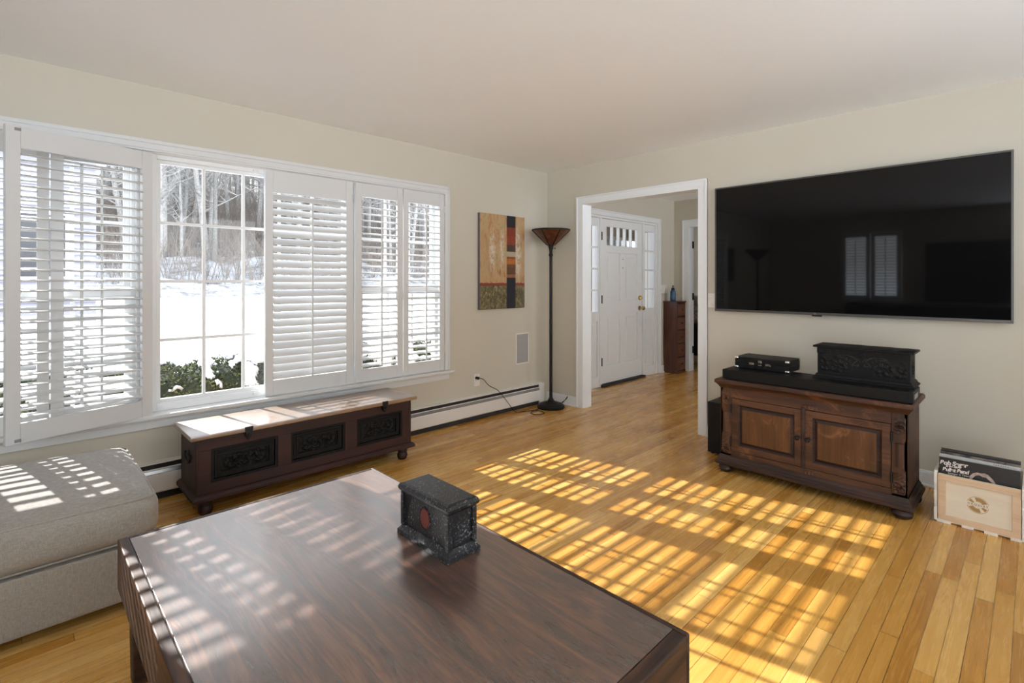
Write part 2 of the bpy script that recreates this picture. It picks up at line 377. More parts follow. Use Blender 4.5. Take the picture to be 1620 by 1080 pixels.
def baseboard(name, boxes):
    b = B()
    for (x0, x1, y0, y1, side) in boxes:
        b.box(x0, x1, y0, y1, 0, .085)
        if side == 'x': b.box(x0 + .004, x1, y0, y1, .085, .098); b.box(x0 - .012, x0, y0, y1, 0, .016)
        else: b.box(x0, x1, y0 + .004, y1, .085, .098); b.box(x0, x1, y0 - .012, y0, 0, .016)
    return struct(b.build(name, M['white'], bev=.003), 'white moulded baseboard', 'baseboard')
baseboard('baseboard_right', [(XB - .014, XB, -2.3, OY0 - .068, 'x'), (XB - .014, XB, OY1 + .068, YA, 'x')])
baseboard('baseboard_hall', [(4.218, DX0 - .07, YA - .014, YA, 'y'), (DX1 + .07, 6.854, YA - .014, YA, 'y')])
# cased opening
def casing(name, horiz, a0, a1, top, face, d, mat, label, wd=.068, jamb=None, bottom=None):
    """trim around an opening; d=-1/+1 side on which it stands proud"""
    b = B()
    def bx(p0, p1, z0, z1, t):
        lo, hi = sorted((face, face + d * t))
        if horiz == 'x': b.box(p0, p1, lo, hi, z0, z1)
        else: b.box(lo, hi, p0, p1, z0, z1)
    z0 = bottom if bottom is not None else 0
    for (p0, p1, o) in ((a0 - wd, a0 - .004, -1), (a1 + .004, a1 + wd, 1)):
        bx(p0, p1, z0, top + wd, .013)
        if o < 0: bx(p0, p0 + .016, z0, top + wd, .021)
        else: bx(p1 - .016, p1, z0, top + wd, .021)
    bx(a0 - wd, a1 + wd, top + .004, top + wd, .0135); bx(a0 - wd, a1 + wd, top + wd - .016, top + wd, .0215)
    if jamb:
        j0, j1 = jamb
        if horiz == 'y':
            b.box(j0, j1, a0 - .005, a0 + .012, z0, top); b.box(j0, j1, a1 - .012, a1 + .005, z0, top); b.box(j0, j1, a0, a1, top - .012, top + .006)
        else:
            b.box(a0 - .005, a0 + .012, j0, j1, z0, top); b.box(a1 - .012, a1 + .005, j0, j1, z0, top); b.box(a0, a1, j0, j1, top - .012, top + .006)
    return struct(b.build(name, mat, bev=.0025), label, 'trim')
casing('trim_1', 'y', OY0, OY1, OZ, XB, -1, M['white'], 'white casing and jamb around the wide opening to the hall', jamb=(XB - .012, XB + .132))
casing('trim_2', 'y', OY0, OY1, OZ, XB + .12, 1, M['white'], 'white casing on the hall side of the opening')
casing('trim_3', 'y', 2.62, 3.44, 2.06, 6.854, -1, M['white'], 'white casing around the doorway at the end of the hall', wd=.09, jamb=(6.842, 6.986))
casing('trim_4', 'x', DX0, DX1, DZ, YA, -1, M['white'], 'white casing around the front door and its sidelights')
# window casing, stool and apron
b = B(); g = .06
for (x0, x1) in ((WX0 - g, WX0), (WX1, WX1 + g - .015)):
    b.box(x0, x1, YA - .016, YA, WZ0 - .005, WZ1 + .062)
b.box(WX0 - g, WX1 + g - .015, YA - .0165, YA, WZ1, WZ1 + .05)
b.box(WX0 - g, WX1 + g - .015, YA - .024, YA, WZ1 + .046, WZ1 + .068); b.box(WX0 - g, WX1 + g - .015, YA - .02, YA, WZ1 + .012, WZ1 + .02)
b.box(WX1 + g - .03, WX1 + g - .01, YA - .024, YA, WZ0, WZ1 + .068)
struct(b.build('trim_5', M['trim_shaded'], bev=.003), 'white moulded casing round the wide window', 'trim')
b = B().box(WX0 - g - .03, WX1 + g + .012, YA - .062, YA + .13, WZ0 - .022, WZ0)
b.box(WX0 - g, WX1 + g - .015, YA - .018, YA, WZ0 - .085, WZ0 - .022); b.box(WX0 - g, WX1 + g - .015, YA - .026, YA, WZ0 - .040, WZ0 - .022)
struct(b.build('trim_6', M['trim_shaded'], bev=.003), 'white window stool and apron below the wide window', 'trim')

# ------------------------------------------------------------------ windows
GY = 3.745
def window(name, label, x0, x1, z0, z1, cols, rows, y=GY, double=False, fr=.035, mw=.018, catches=()):
    t = thing(name, None, None, ((x0 + x1) / 2, y, z0)); struct(t, label, 'window')
    ox, oz = t.location.x, z0
    b = B()
    def bx(a0, a1, c0, c1, yy0, yy1): b.box(a0 - ox, a1 - ox, yy0 - y, yy1 - y, c0 - oz, c1 - oz)
    bx(x0, x0 + fr, z0, z1, y - .035, y + .07); bx(x1 - fr, x1, z0, z1, y - .035, y + .07)
    bx(x0 + fr, x1 - fr, z0, z0 + fr * 1.3, y - .035, y + .07); bx(x0 + fr, x1 - fr, z1 - fr * .8, z1, y - .035, y + .07)
    b.build('window_frame', M['white'], t, bev=.003)
    gx0, gx1, gz0, gz1 = x0 + fr, x1 - fr, z0 + fr * 1.3, z1 - fr * .8
    parts = [(gz0, gz1, rows, y)]
    if double:
        mz = 1.228; parts = [(gz0, mz, rows // 2, y - .012), (mz, gz1, rows // 2, y + .03)]
    for (c0, c1, rw, yy) in parts:
        b = B(); st = .03 if double else .022
        bx(gx0, gx0 + st, c0, c1, yy - .015, yy + .015); bx(gx1 - st, gx1, c0, c1, yy - .015, yy + .015)
        rb = .034 if double else .022
        bx(gx0, gx1, c0, c0 + rb, yy - .0148, yy + .0148); bx(gx0, gx1, c1 - rb, c1, yy - .0148, yy + .0148)
        b.build('sash', M['white'], t, bev=.002)
        b = B(); sx0, sx1, sz0, sz1 = gx0 + st, gx1 - st, c0 + rb, c1 - rb
        for i in range(1, cols): xx = sx0 + (sx1 - sx0) * i / cols; bx(xx - mw / 2, xx + mw / 2, sz0, sz1, yy - .01, yy + .008)
        for i in range(1, rw): zz = sz0 + (sz1 - sz0) * i / rw; bx(sx0, sx1, zz - mw / 2, zz + mw / 2, yy - .0095, yy + .0075)
        b.build('muntins', M['white'], t)
        B().add([(p - ox, yy + .002 - y, q - oz) for p, q in ((sx0, sz0), (sx1, sz0), (sx1, sz1), (sx0, sz1))], [(0, 1, 2, 3)]).build('glass', M['glass'], t)
    for (cx, cz) in catches:
        B().box(cx - ox - .016, cx - ox + .016, -.046, -.035, cz - oz - .007, cz - oz + .007).build('catch', M['plate'], t)
    return t
window('window_1', 'left sash window behind two shutter panels', -.30, .52, .495, 2.052, 3, 4, double=True)
window('window_2', 'large picture window with white muntins, left half uncovered', .575, 1.865, .495, 2.052, 5, 4, catches=((1.17, 2.036), (1.17, .52)))
window('window_3', 'right sash window behind the pair of open louvred shutters', 1.905, 2.725, .495, 2.052, 3, 4, double=True)
b = B().box(WX0, WX1, YA + .001, YA + .13, 2.050, 2.0565).box(WX1 - .004, WX1 + .001, YA + .001, YA + .13, .495, 2.052).box(.52, .575, YA + .02, YA + .17, .495, 2.052).box(1.865, 1.905, YA + .02, YA + .17, .495, 2.052)
struct(b.build('trim_7', M['white'], bev=.002), 'white mullions between the windows', 'trim')
# windows out of direct view; back, hall and side glazing added for fill daylight
def plain_window(name, label, axis, a0, a1, z0, z1, t):
    o = thing(name, None, None, (0, 0, 0)); struct(o, label, 'window'); b = B(); n = max(1, round((a1 - a0) / .95))
    cuts = [a0 + (a1 - a0) * i / n for i in range(n + 1)]
    for c in cuts:
        p, q = max(a0, c - .025), min(a1, c + .025)
        b.box(p, q, t - .03, t + .03, z0, z1) if axis == 'x' else b.box(t - .03, t + .03, p, q, z0, z1)
    for z in (z0, z1 - .05):
        b.box(a0, a1, t - .029, t + .029, z, z + .05) if axis == 'x' else b.box(t - .029, t + .029, a0, a1, z, z + .05)
    b.build('window_frame', M['white'], o)
    v = [(a0, t, z0), (a1, t, z0), (a1, t, z1), (a0, t, z1)] if axis == 'x' else [(t, a0, z0), (t, a1, z0), (t, a1, z1), (t, a0, z1)]
    B().add(v, [(0, 1, 2, 3)]).build('glass', M['glass'], o)
plain_window('fill_window_back', 'unseen glazing added in the back wall for fill daylight', 'x', .2, 3.4, 1.0, 2.4, -2.36)
plain_window('fill_window_hall', 'unseen glazing added at the back of the hall to brighten it', 'x', 4.4, 6.8, .6, 2.4, -2.36)
plain_window('fill_window_side', 'unseen wide glazing added in the side wall for fill daylight', 'y', -2.2, .2, .05, 2.4, -2.56)
plain_window('window_7', 'narrow window pair opposite the television', 'y', 1.55, 2.42, .95, 2.12, -2.56)
plain_window('window_8', 'window of the far room', 'x', 7.4, 8.8, .9, 2.1, 5.45)

# ------------------------------------------------------------------ shutters
def shutter(label, loc, rz, w_, h, lz0, lz1, tilt, st=.052, rod=True, hinge='l', stops=(), group=None, depth=.028, rodx=None):
    t = thing('shutter_panel', label, 'shutter', loc, rz, 'white louvred shutter panels')
    d = depth / 2
    B().box(0, st, -d, d, 0, h).build('stile', M['shutter'], t, bev=.002)
    B().box(w_ - st, w_, -d, d, 0, h).build('stile', M['shutter'], t, bev=.002)
    B().box(st, w_ - st, -d + .002, d - .002, 0, lz0 - .004).build('rail', M['shutter'], t, bev=.002)
    B().box(st, w_ - st, -d + .002, d - .002, lz1 + .004, h).build('rail', M['shutter'], t, bev=.002)
    n = round((lz1 - lz0) / .0512); b = B(); pit = (lz1 - lz0) / n; a = math.radians(tilt)
    for i in range(n):
        zc = lz0 + pit * (i + .5); poly = []
        for k in range(12):
            th = 2 * PI * k / 12; u, v = .0312 * math.cos(th), .0052 * math.sin(th)
            poly.append((u * math.cos(a) - v * math.sin(a), zc + u * math.sin(a) + v * math.cos(a)))
        b.prism(poly, st + .0015, w_ - st - .0015, 'yz')
    b.build('louvers', M['shutter'], t, smooth=True)
    if rod:
        fx = rodx if rodx else w_ / 2; yy = -.0312 * math.cos(a) - .006
        B().box(fx - .006, fx + .006, yy - .009, yy, lz0 + .015 - .0312 * math.sin(a), lz1 - .02 - .0312 * math.sin(a)).build('tilt_rod', M['shutter'], t, bev=.002)
    hx = 0 if hinge == 'l' else w_
    for hz in (.16, h - .16):
        B().cyl((hx, -d - .003, hz), .005, .06, n=10).build('hinge', M['shutter'], t)
    for (sx, sz) in stops:
        B().box(sx - .012, sx + .012, d - .001, d + .003, sz - .007, sz + .007).build('magnet_catch', M['clip'], t, bev=.001)
    return t
SY = YA - .004; L0, L1, SH = .102, 1.437, 1.545; SZ = .499
shutter('closed-looking wide shutter panel with white tilted louvres right of the bare window', (1.212, SY, SZ), 0, .636, SH, L0 + .006, L1 - .045, 48, st=.053, hinge='r')
shutter('narrow open-louvred shutter panel beside the wide tilted one, its bottom above the chest', (1.872, SY, SZ), 0, .420, SH, L0, L1, 16, st=.052)
shutter('rightmost narrow shutter panel with open louvres at the end of the window', (2.298, SY, SZ), 0, .416, SH, L0, L1, 16, st=.048, hinge='r')
shutter('louvred shutter panel hidden behind the folded-back one left of the bare window', (.132, SY, SZ), 0, .420, SH, L0, L1, 14, st=.052, hinge='r')
shutter('leftmost shutter panel at the left edge of the photo', (-.290, SY, SZ), 0, .416, SH, L0, L1, 16, st=.048)
shutter('large shutter panel folded back from the bare window, swung into the room', (.572, 3.636, SZ - .006), math.radians(198), .644, SH, L0, L1, -7, st=.055, hinge='l', stops=((.60, .018), (.60, SH - .018)))
for yy in (1.56, 1.99): # the pair reflected in the television
    shutter('louvred shutter panel of the window opposite the television, ' + ('left of its pair' if yy < 1.8 else 'right of its pair'), (-2.47, yy, .96), PI / 2, .42, 1.15, .08, 1.08, 12, st=.06)

# ------------------------------------------------------------------ baseboard heater
t = thing('baseboard_heater', 'long white baseboard heater under the window with black slots', 'heater', (0, YA, 0))
x0, x1 = -1.9, 3.905
b = B().box(x0, x1, -.008, 0, .02, .215).box(x0, x1, -.055, -.008, .207, .215)   # back plate and hood
b.build('back_plate', M['heater'], t)
b = B(); b.prism([(-.062, .040), (-.070, .048), (-.070, .146), (-.064, .151), (-.060, .146), (-.060, .045)], x0, x1, 'yz'); b.build('front_cover', M['heater'], t)
B().prism([(-.066, .176), (-.064, .182), (-.058, .182), (-.060, .176)], x0, x1, 'yz').build('top_lip', M['heater'], t)
B().prism([(-.066, .154), (-.060, .172), (-.056, .172), (-.062, .154)], x0, x1, 'yz').build('damper', M['steel'], t)
B().box(x0, x1, -.054, -.010, .0, .205).build('fins_slot_shade', M['slot'], t)  # fin block coloured near-black to paint the shade in slots and floor gap
B().box(x1 - .002, x1 + .062, -.074, 0, .0, .222).build('end_cap', M['heater'], t, bev=.004)

# ------------------------------------------------------------------ front door
t = thing('door_1', None, None, (5.55, YA, 0)); struct(t, 'white panelled front door with a row of small panes', 'door')
def dbox(b, x0, x1, y0, y1, z0, z1): b.box(x0 - 5.55, x1 - 5.55, y0, y1, z0, z1)
D0, D1, DT = 5.092, 6.008, 2.045
cx = (D0 + D1) / 2
b = B(); fy = .012; by = .055
for a in ((D0, D0 + .105), (D1 - .105, D1)): dbox(b, *a, fy, by, .03, DT)
dbox(b, cx - .052, cx + .052, fy, by, .23, 1.635)
for z in ((.03, .25), (.875, 1.03), (1.635, 1.725), (1.955, DT)): dbox(b, D0 + .1, D1 - .1, fy + .0005, by, *z)
b.build('door_leaf', M['white'], t, bev=.004)
b = B()
for a in ((D0 + .105, cx - .052), (cx + .052, D1 - .105)):
    for z in ((.25, .875), (1.03, 1.635)):
        dbox(b, *a, fy + .016, by - .005, *z); c = .045
        b.prism([(a[0] + c - 5.55, z[0] + c), (a[1] - c - 5.55, z[0] + c), (a[1] - c - 5.55, z[1] - c), (a[0] + c - 5.55, z[1] - c)], fy + .006, fy + .018, 'xz')
b.build('raised_panels', M['white'], t, bev=.005)
b = B(); lx0, lx1 = D0 + .105, D1 - .105
for i in range(6):
    xx = lx0 + (lx1 - lx0) * i / 5; dbox(b, xx - .011, xx + .011, fy + .004, by - .004, 1.725, 1.955)
b.build('pane_bars', M['white'], t)
b = B(); b.add([(lx0 - 5.55, .035, 1.725), (lx1 - 5.55, .035, 1.725), (lx1 - 5.55, .035, 1.955), (lx0 - 5.55, .035, 1.955)], [(0, 1, 2, 3)]); b.build('glass', M['glass'], t)
for z, nm in ((.925, 'door_knob'), (1.06, 'deadbolt')):
    if nm == 'door_knob': b = B().lathe([(.026, .012), (.028, .006), (.010, 0), (.009, -.028), (.024, -.036), (.028, -.052), (.02, -.064), (0, -.066)], (D1 - .065 - 5.55, 0, z), 20, 1)
    else: b = B().lathe([(.03, .012), (.03, 0), (.024, -.012), (0, -.013)], (D1 - .065 - 5.55, 0, z), 20, 1).box(D1 - .069 - 5.55, D1 - .061 - 5.55, -.03, -.01, z - .016, z + .016)
    b.build(nm, M['brass'], t, smooth=True)
for z in (1.45, 1.56): B().cyl((cx - 5.55, .008, z), .006, .006, 1, 12).build('peephole', M['iron'], t)
for z in (.30, 1.06, 1.83): B().box(D0 - .018 - 5.55, D0 + .004 - 5.55, -.004, .012, z - .05, z + .05).build('hinge', M['iron'], t, bev=.002)
B().box(D0 - .03 - 5.55, D1 + .03 - 5.55, -.03, .13, 0, .028).build('threshold', M['slot'], t, bev=.005)
b = B()     # frame, posts, sidelights
for a in ((DX0, DX0 + .045), (D0 - .045, D0 - .004), (D1 + .004, D1 + .045), (DX1 - .045, DX1)): dbox(b, *a, -.001, .12, 0, DZ)
dbox(b, DX0 + .04, DX1 - .04, .0, .12, DT + .004, DZ)
b.build('door_frame', M['white'], t, bev=.003)
for (s0, s1) in ((DX0 + .045, D0 - .045), (D1 + .045, DX1 - .045)):
    b = B(); e = .03
    dbox(b, s0, s0 + e, .01, .05, 0, DT); dbox(b, s1 - e, s1, .01, .05, 0, DT)
    dbox(b, s0 + e, s1 - e, .011, .05, 0, .13); dbox(b, s0 + e, s1 - e, .011, .05, .80, .915); dbox(b, s0 + e, s1 - e, .011, .05, 1.95, DT)
    dbox(b, s0 + e, s1 - e, .028, .045, .13, .80); dbox(b, s0 + e + .03, s1 - e - .03, .018, .03, .17, .76)
    for i in range(1, 4): z = .915 + 1.035 * i / 4; dbox(b, s0 + e, s1 - e, .016, .044, z - .011, z + .011)
    sl = b.build('sidelight', M['white'], t, bev=.003)
    B().add([(s0 + e - 5.55, .034, .915), (s1 - e - 5.55, .034, .915), (s1 - e - 5.55, .034, 1.95), (s0 + e - 5.55, .034, 1.95)], [(0, 1, 2, 3)]).build('glass', M['glass'], sl)
# hinges of the far doorway and its open door
t = thing('door_2', None, None, (6.99, 3.425, 0)); struct(t, 'white door of the far room standing open', 'door')
B().box(.0, .036, .03, .83, .01, 2.03).build('door_leaf', M['white'], t, bev=.003)
for z in (.3, 1.06, 1.8): B().box(-.05, -.006, -.003, .004, z - .05, z + .05).build('hinge', M['iron'], t, bev=.001)

# ------------------------------------------------------------------ television
t = thing('television', 'large flat black wall-mounted television', 'television', (XB - .002, .9475, 1.037))
t['label'] = 'large black wall-mounted television above the wooden sideboard'
TD = .046; W2 = .862; Ht = .988
z0 = .006
b = B(); e = .011
b.box(-TD, -.02, -W2, -W2 + e, z0, z0 + Ht); b.box(-TD, -.02, W2 - e, W2, z0, z0 + Ht)
b.box(-TD, -.02, -W2 + e, W2 - e, z0, z0 + .018); b.box(-TD, -.02, -W2 + e, W2 - e, z0 + Ht - e, z0 + Ht)
b.build('bezel', M['bezel'], t, bev=.0015)
B().box(-TD + .003, -.018, -W2 + e, W2 - e, z0 + .018, z0 + Ht - e).build('screen', M['screen'], t)
B().box(-.02, 0, -W2 + .25, W2 - .25, z0 + .15, z0 + Ht - .15).build('wall_bracket', M['black'], t)
B().box(-TD, -.03, .10, .16, z0 - .009, z0).build('sensor', M['black'], t)
text_mesh('logo', 'LG', .016, M['chrome'], t, frame_mtx((-TD - .0008, .14, z0 + .009), (0, -1, 0), (0, 0, 1)), font_bold=.0004)

# ------------------------------------------------------------------ painting
def painting_mat():
    t = NT('abstract_oil_paint'); s = t.n('ShaderNodeSeparateXYZ'); t.l(t.tc.outputs['Object'], s.inputs[0]); x, z = s.outputs[0], s.outputs[2]
    n = t.noise(t.mapping((15, 15, 5)), 1.3, 7, .75, 1.0); n2 = t.noise(t.mapping((34, 34, 20)), 1.2, 6, .8)
    field = t.ramp(n, [(.30, (.24, .12, .05)), (.42, (.42, .24, .11)), (.52, (.52, .33, .17)), (.60, (.40, .33, .17)), (.70, (.20, .16, .08))])
    # pale scraped vertical patches
    for cxx, wd, c0, hh in ((.155, .045, .56, .22), (.285, .035, .57, .20), (.50, .05, .55, .26)):
        g = t.m_('ADD', t.m_('POWER', t.m_('DIVIDE', t.m_('SUBTRACT', x, cxx), wd), 2.0), t.m_('POWER', t.m_('DIVIDE', t.m_('SUBTRACT', z, c0), hh), 2.0))
        f = t.m_('MULTIPLY', t.m_('SUBTRACT', 1.25, g, clamp=True), t.ramp(n2, [(.44, (0, 0, 0)), (.56, (1, 1, 1))]))
        field = t.mix(f, field, (.62, .56, .47))
    low = t.ramp(n2, [(.34, (.035, .032, .014)), (.48, (.12, .10, .045)), (.56, (.20, .17, .08)), (.66, (.46, .38, .24))])
    zz = t.m_('ADD', z, t.m_('MULTIPLY', t.m_('SUBTRACT', n2, .5), .03))
    col = t.mix(t.m_('GREATER_THAN', .235, zz), field, low)
    band = t.m_('MULTIPLY', t.m_('GREATER_THAN', .252, zz), t.m_('GREATER_THAN', zz, .226)); col = t.mix(band, col, (.22, .035, .025))
    st = t.ramp(t.m_('DIVIDE', z, .915), [(0, (.007, .009, .026)), (.33, (.34, .16, .07)), (.365, (.13, .07, .03)), (.44, (.18, .10, .03)), (.475, (.46, .18, .025)), (.535, (.26, .11, .03)), (.555, (.48, .44, .34)), (.61, (.08, .05, .035)), (.68, (.28, .055, .012)), (.78, (.24, .045, .01)), (.86, (.2, .04, .01)), (.875, (.006, .006, .011))], 'CONSTANT')
    st = t.mix(.55, st, t.ramp(n2, [(.35, (.02, .01, .01)), (.65, (.6, .3, .14))]), 'SOFT_LIGHT')
    sm = t.m_('MULTIPLY', t.m_('GREATER_THAN', x, .345), t.m_('GREATER_THAN', .468, x)); col = t.mix(sm, col, st)
    t.bump(n2, .6, .004); return t.fin(col, .5)
M['painting'] = painting_mat()
t = thing('wall_painting', 'abstract canvas with a dark striped band hanging right of the window', 'painting', (3.115, YA, 1.013))
B().box(0, .598, -.034, -.002, 0, .915).build('canvas', M['painting'], t, bev=.002)
B().box(-.0015, .0, -.033, -.002, .001, .914).build('canvas_edge', plain('slate_canvas_edge', (.12, .11, .12), .7), t)
t = thing('wall_painting', 'small dark canvas on the window wall, seen reflected in the television', 'painting', (-.80, YA, 1.28))
B().box(0, .28, -.03, -.002, 0, .56).build('canvas', plain('dark_canvas_paint', (.05, .04, .045), .6, 0, 8, .6), t, bev=.002)
t = thing('wall_painting', 'large dark picture on the wall opposite the television, seen reflected', 'painting', (-2.5, .75, .95))
B().box(.002, .03, -.5, .5, 0, .95).build('canvas', plain('brown_canvas_paint', (.06, .045, .04), .6, 0, 5, .6), t, bev=.002)

# ------------------------------------------------------------------ wall fittings
t = thing('wall_speaker', 'flush grey wall speaker with white frame below the painting', 'speaker', (3.712, YA, .596))
b = B(); hw, hh = .094, .158
b.box(-hw, -hw + .012, -.006, 0, -hh, hh); b.box(hw - .012, hw, -.006, 0, -hh, hh); b.box(-hw + .012, hw - .012, -.006, 0, -hh, -hh + .012); b.box(-hw + .012, hw - .012, -.006, 0, hh - .012, hh)
b.build('frame', M['plate'], t, bev=.001); B().box(-hw + .012, hw - .012, -.004, 0, -hh + .012, hh - .012).build('grille', M['speaker'], t)
def outlet(x, z):
    t = thing('wall_outlet', 'white wall outlet with a black plug above the baseboard heater', 'outlet', (x, YA, z))
    B().box(-.035, .035, -.006, 0, -.057, .057).build('cover_plate', M['plate'], t, bev=.002)
    for dz in (-.021, .021): B().box(-.016, .016, -.009, -.005, dz - .014, dz + .014).box(-.007, -.005, -.0095, -.008, dz - .005, dz + .005).build('socket', M['plate'], t, bev=.002)
outlet(3.102, .355)
def switch(label, loc, rz, n=1):
    t = thing('light_switch', label, 'light switch', loc, rz); w_ = .035 * n + (.012 if n > 1 else 0)
    B().box(-w_, w_, -.006, 0, -.058, .058).build('cover_plate', M['plate'], t, bev=.002)
    for i in range(n): B().box(-.016 + (i - (n - 1) / 2) * .046, .016 + (i - (n - 1) / 2) * .046, -.010, -.005, -.033, .033).build('rocker', M['plate'], t, bev=.002)
switch('white rocker light switch between the opening and the television', (XB, 1.85, 1.125), PI / 2 * -1)
switch('white double light switch on the hall wall above the drawer tower', (6.56, YA, 1.17), 0, 2)
t = thing('door_sensor', 'small white sensor in the top corner of the hall opening', 'sensor', (XB + .19, 2.02, 2.335))
B().box(-.03, .03, -.03, .03, .06, .105).cyl((0, 0, .0), .022, .06, 2, 16).build('housing', M['plate'], t, bev=.005)
B().lathe([(.010, 0), (.008, -.006), (0, -.008)], (0, 0, 0), 12).build('lens', M['black'], t)

# ------------------------------------------------------------------ floor lamps
def make_lamp(label, loc, group=None):
    t = thing('floor_lamp', label, 'floor lamp', loc, math.radians(12), group)
    B().lathe([(.136, 0), (.140, .006), (.140, .020), (.132, .030), (.122, .032), (.118, .040), (.085, .052), (.04, .066), (.026, .085), (.022, .10)], n=40).build('base', M['bronze'], t, smooth=True)
    B().lathe([(.0165, .09), (.0155, 1.49), (.0155, 1.545)], n=20).build('pole', M['bronze'], t, smooth=True)
    B().lathe([(.016, 1.530), (.022, 1.538), (.022, 1.556), (.0165, 1.565), (.018, 1.60), (.026, 1.63), (.030, 1.655), (.036, 1.668)], n=24).build('neck', M['bronze'], t, smooth=True)
    N = 6; zb, zt, rb, rt = 1.645, 1.802, .034, .190
    b = B()
    for i in range(N):
        a, c = 2 * PI * i / N, 2 * PI * (i + 1) / N; pts = []
        for (r, z) in ((rb, zb), (rt, zt)):
            for k in range(5): an = a + (c - a) * k / 4; pts.append((r * math.cos(an), r * math.sin(an), z))
        for (r, z) in ((rb - .004, zb), (rt - .004, zt)):
            for k in range(5): an = a + (c - a) * k / 4; pts.append((r * math.cos(an), r * math.sin(an), z))
        fs = [(k, k + 1, k + 6, k + 5) for k in range(4)] + [(10 + k + 1, 10 + k, 15 + k, 15 + k + 1) for k in range(4)]
        b.add(pts, fs)
    sh = b.build('lamp_shade', M['mica'], t, smooth=True)
    b = B()
    for i in range(N):
        a = 2 * PI * i / N; d = Vector((math.cos(a), math.sin(a), 0))
        b.tube([d * (rb + .001) + Vector((0, 0, zb)), d * (rt + .001) + Vector((0, 0, zt))], .006, 6)
    b.lathe([(rt - .004, zt - .010), (rt + .003, zt - .010), (rt + .006, zt + .004), (rt - .004, zt + .004), (rt - .004, zt - .010)], n=48)
    b.build('shade_ribs', M['bronze'], sh, smooth=True)
    B().tube([(0, -.02, 1.612), (.0, -.045, 1.612), (.0, -.052, 1.612)], [.003, .003, .005], 8).build('switch', M['bronze'], t)
    return t
lamp = make_lamp('tall black torchiere lamp with amber mica shade in the corner by the hall opening', (3.89, 3.43, 0))
lr = -math.radians(12)
def L(x, y, z):
    dx, dy = x - 3.89, y - 3.43; return (dx * math.cos(lr) - dy * math.sin(lr), dx * math.sin(lr) + dy * math.cos(lr), z)
def smooth_path(pts, k=8):
    out = []; n = len(pts); P = [Vector(p) for p in pts]
    for i in range(n - 1):
        p0, p1, p2, p3 = P[max(i - 1, 0)], P[i], P[i + 1], P[min(i + 2, n - 1)]
        for j in range(k):
            t = j / k; out.append(.5 * ((2 * p1) + (-p0 + p2) * t + (2 * p0 - 5 * p1 + 4 * p2 - p3) * t * t + (-p0 + 3 * p1 - 3 * p2 + p3) * t ** 3))
    return out + [P[-1]]
cp = [(3.094, 3.632, .374), (3.13, 3.60, .365), (3.19, 3.585, .30), (3.30, 3.575, .235), (3.42, 3.565, .10), (3.49, 3.54, .008), (3.56, 3.50, .005), (3.64, 3.47, .005), (3.70, 3.40, .005), (3.66, 3.31, .006), (3.57, 3.33, .006), (3.58, 3.42, .006), (3.70, 3.44, .010), (3.76, 3.455, .010), (3.78, 3.45, .03), (3.82, 3.44, .052)]
B().tube(smooth_path([L(*p) for p in cp]), .0034, 6).build('cord', M['black'], lamp, smooth=True)
cp = [(3.93, 3.36, .05), (3.965, 3.33, .06), (4.02, 3.32, .11), (4.035, 3.35, .075), (3.99, 3.37, .045)]
B().tube(smooth_path([L(*p) for p in cp]), .003, 6).build('cord', M['black'], lamp, smooth=True)
b = B().cyl((0, 0, 0), .013, .03, 1, 14); o = b.build('plug', M['black'], lamp, bev=.002); o.location = L(3.094, 3.628, .376); o.rotation_euler = (0, 0, lr)
lamp2 = make_lamp('black torchiere lamp left of the window, seen reflected in the television', (-.86, 3.27, 0))

# ------------------------------------------------------------------ carved relief grid
def relief(fn, u0, u1, v0, v1, nu, nv, place):
    vs = []; fs = []
    for j in range(nv + 1):
        for i in range(nu + 1):
            u = u0 + (u1 - u0) * i / nu; v = v0 + (v1 - v0) * j / nv; edge = i in (0, nu) or j in (0, nv)
            vs.append(place(u, v, 0 if edge else fn(u, v)))
    for j in range(nv):
        for i in range(nu): a = j * (nu + 1) + i; fs.append((a, a + 1, a + nu + 2, a + nu + 1))
    return B().add(vs, fs)
def scrolls(cxs, cz, R, amp):
    def f(u, v):
        h = 0
        for c, sgn in cxs:
            dx, dz = (u - c) * sgn, v - cz; r = math.hypot(dx, dz) / R; a = math.atan2(dz, dx)
            if r < 1.5:
                s_ = math.cos(3 * a + 9 * r) * .5 + .5; leaf = math.cos(7 * a - 5 * r) * .5 + .5
                h = max(h, (s_ ** 2 * .8 + leaf ** 3 * .5) * max(0, 1.5 - r) ** .5)
        return amp * h
    return f

# ------------------------------------------------------------------ long chest under the window
CX0, CX1, CY0, CY1, CZ = .665, 2.090, 3.135, 3.535, .452
t = thing('storage_chest', 'long dark carved wooden chest standing under the window', 'chest', ((CX0 + CX1) / 2, (CY0 + CY1) / 2, 0))
hx, hy = (CX1 - CX0) / 2, (CY1 - CY0) / 2
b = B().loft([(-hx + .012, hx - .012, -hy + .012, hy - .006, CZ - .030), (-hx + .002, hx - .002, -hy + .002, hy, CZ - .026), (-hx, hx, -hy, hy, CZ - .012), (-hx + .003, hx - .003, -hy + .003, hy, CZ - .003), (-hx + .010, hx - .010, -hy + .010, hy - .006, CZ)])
b.build('lid', M['chestlid_glare'], t, smooth=True)
ix, iy0, iy1 = hx - .035, -hy + .032, hy - .01
panels = [(.771, 1.125), (1.204, 1.551), (1.636, 1.985)]; cxw = (CX0 + CX1) / 2; pz0, pz1 = .172, .358
b = B(); cur = -ix
for p in panels:
    b.box(cur, p[0] - cxw, iy0, iy0 + .025, pz0, pz1); cur = p[1] - cxw
b.box(cur, ix, iy0, iy0 + .025, pz0, pz1); b.box(-ix, ix, iy0 + .0002, iy0 + .025, .10, pz0); b.box(-ix, ix, iy0 + .0002, iy0 + .025, pz1, CZ - .028)
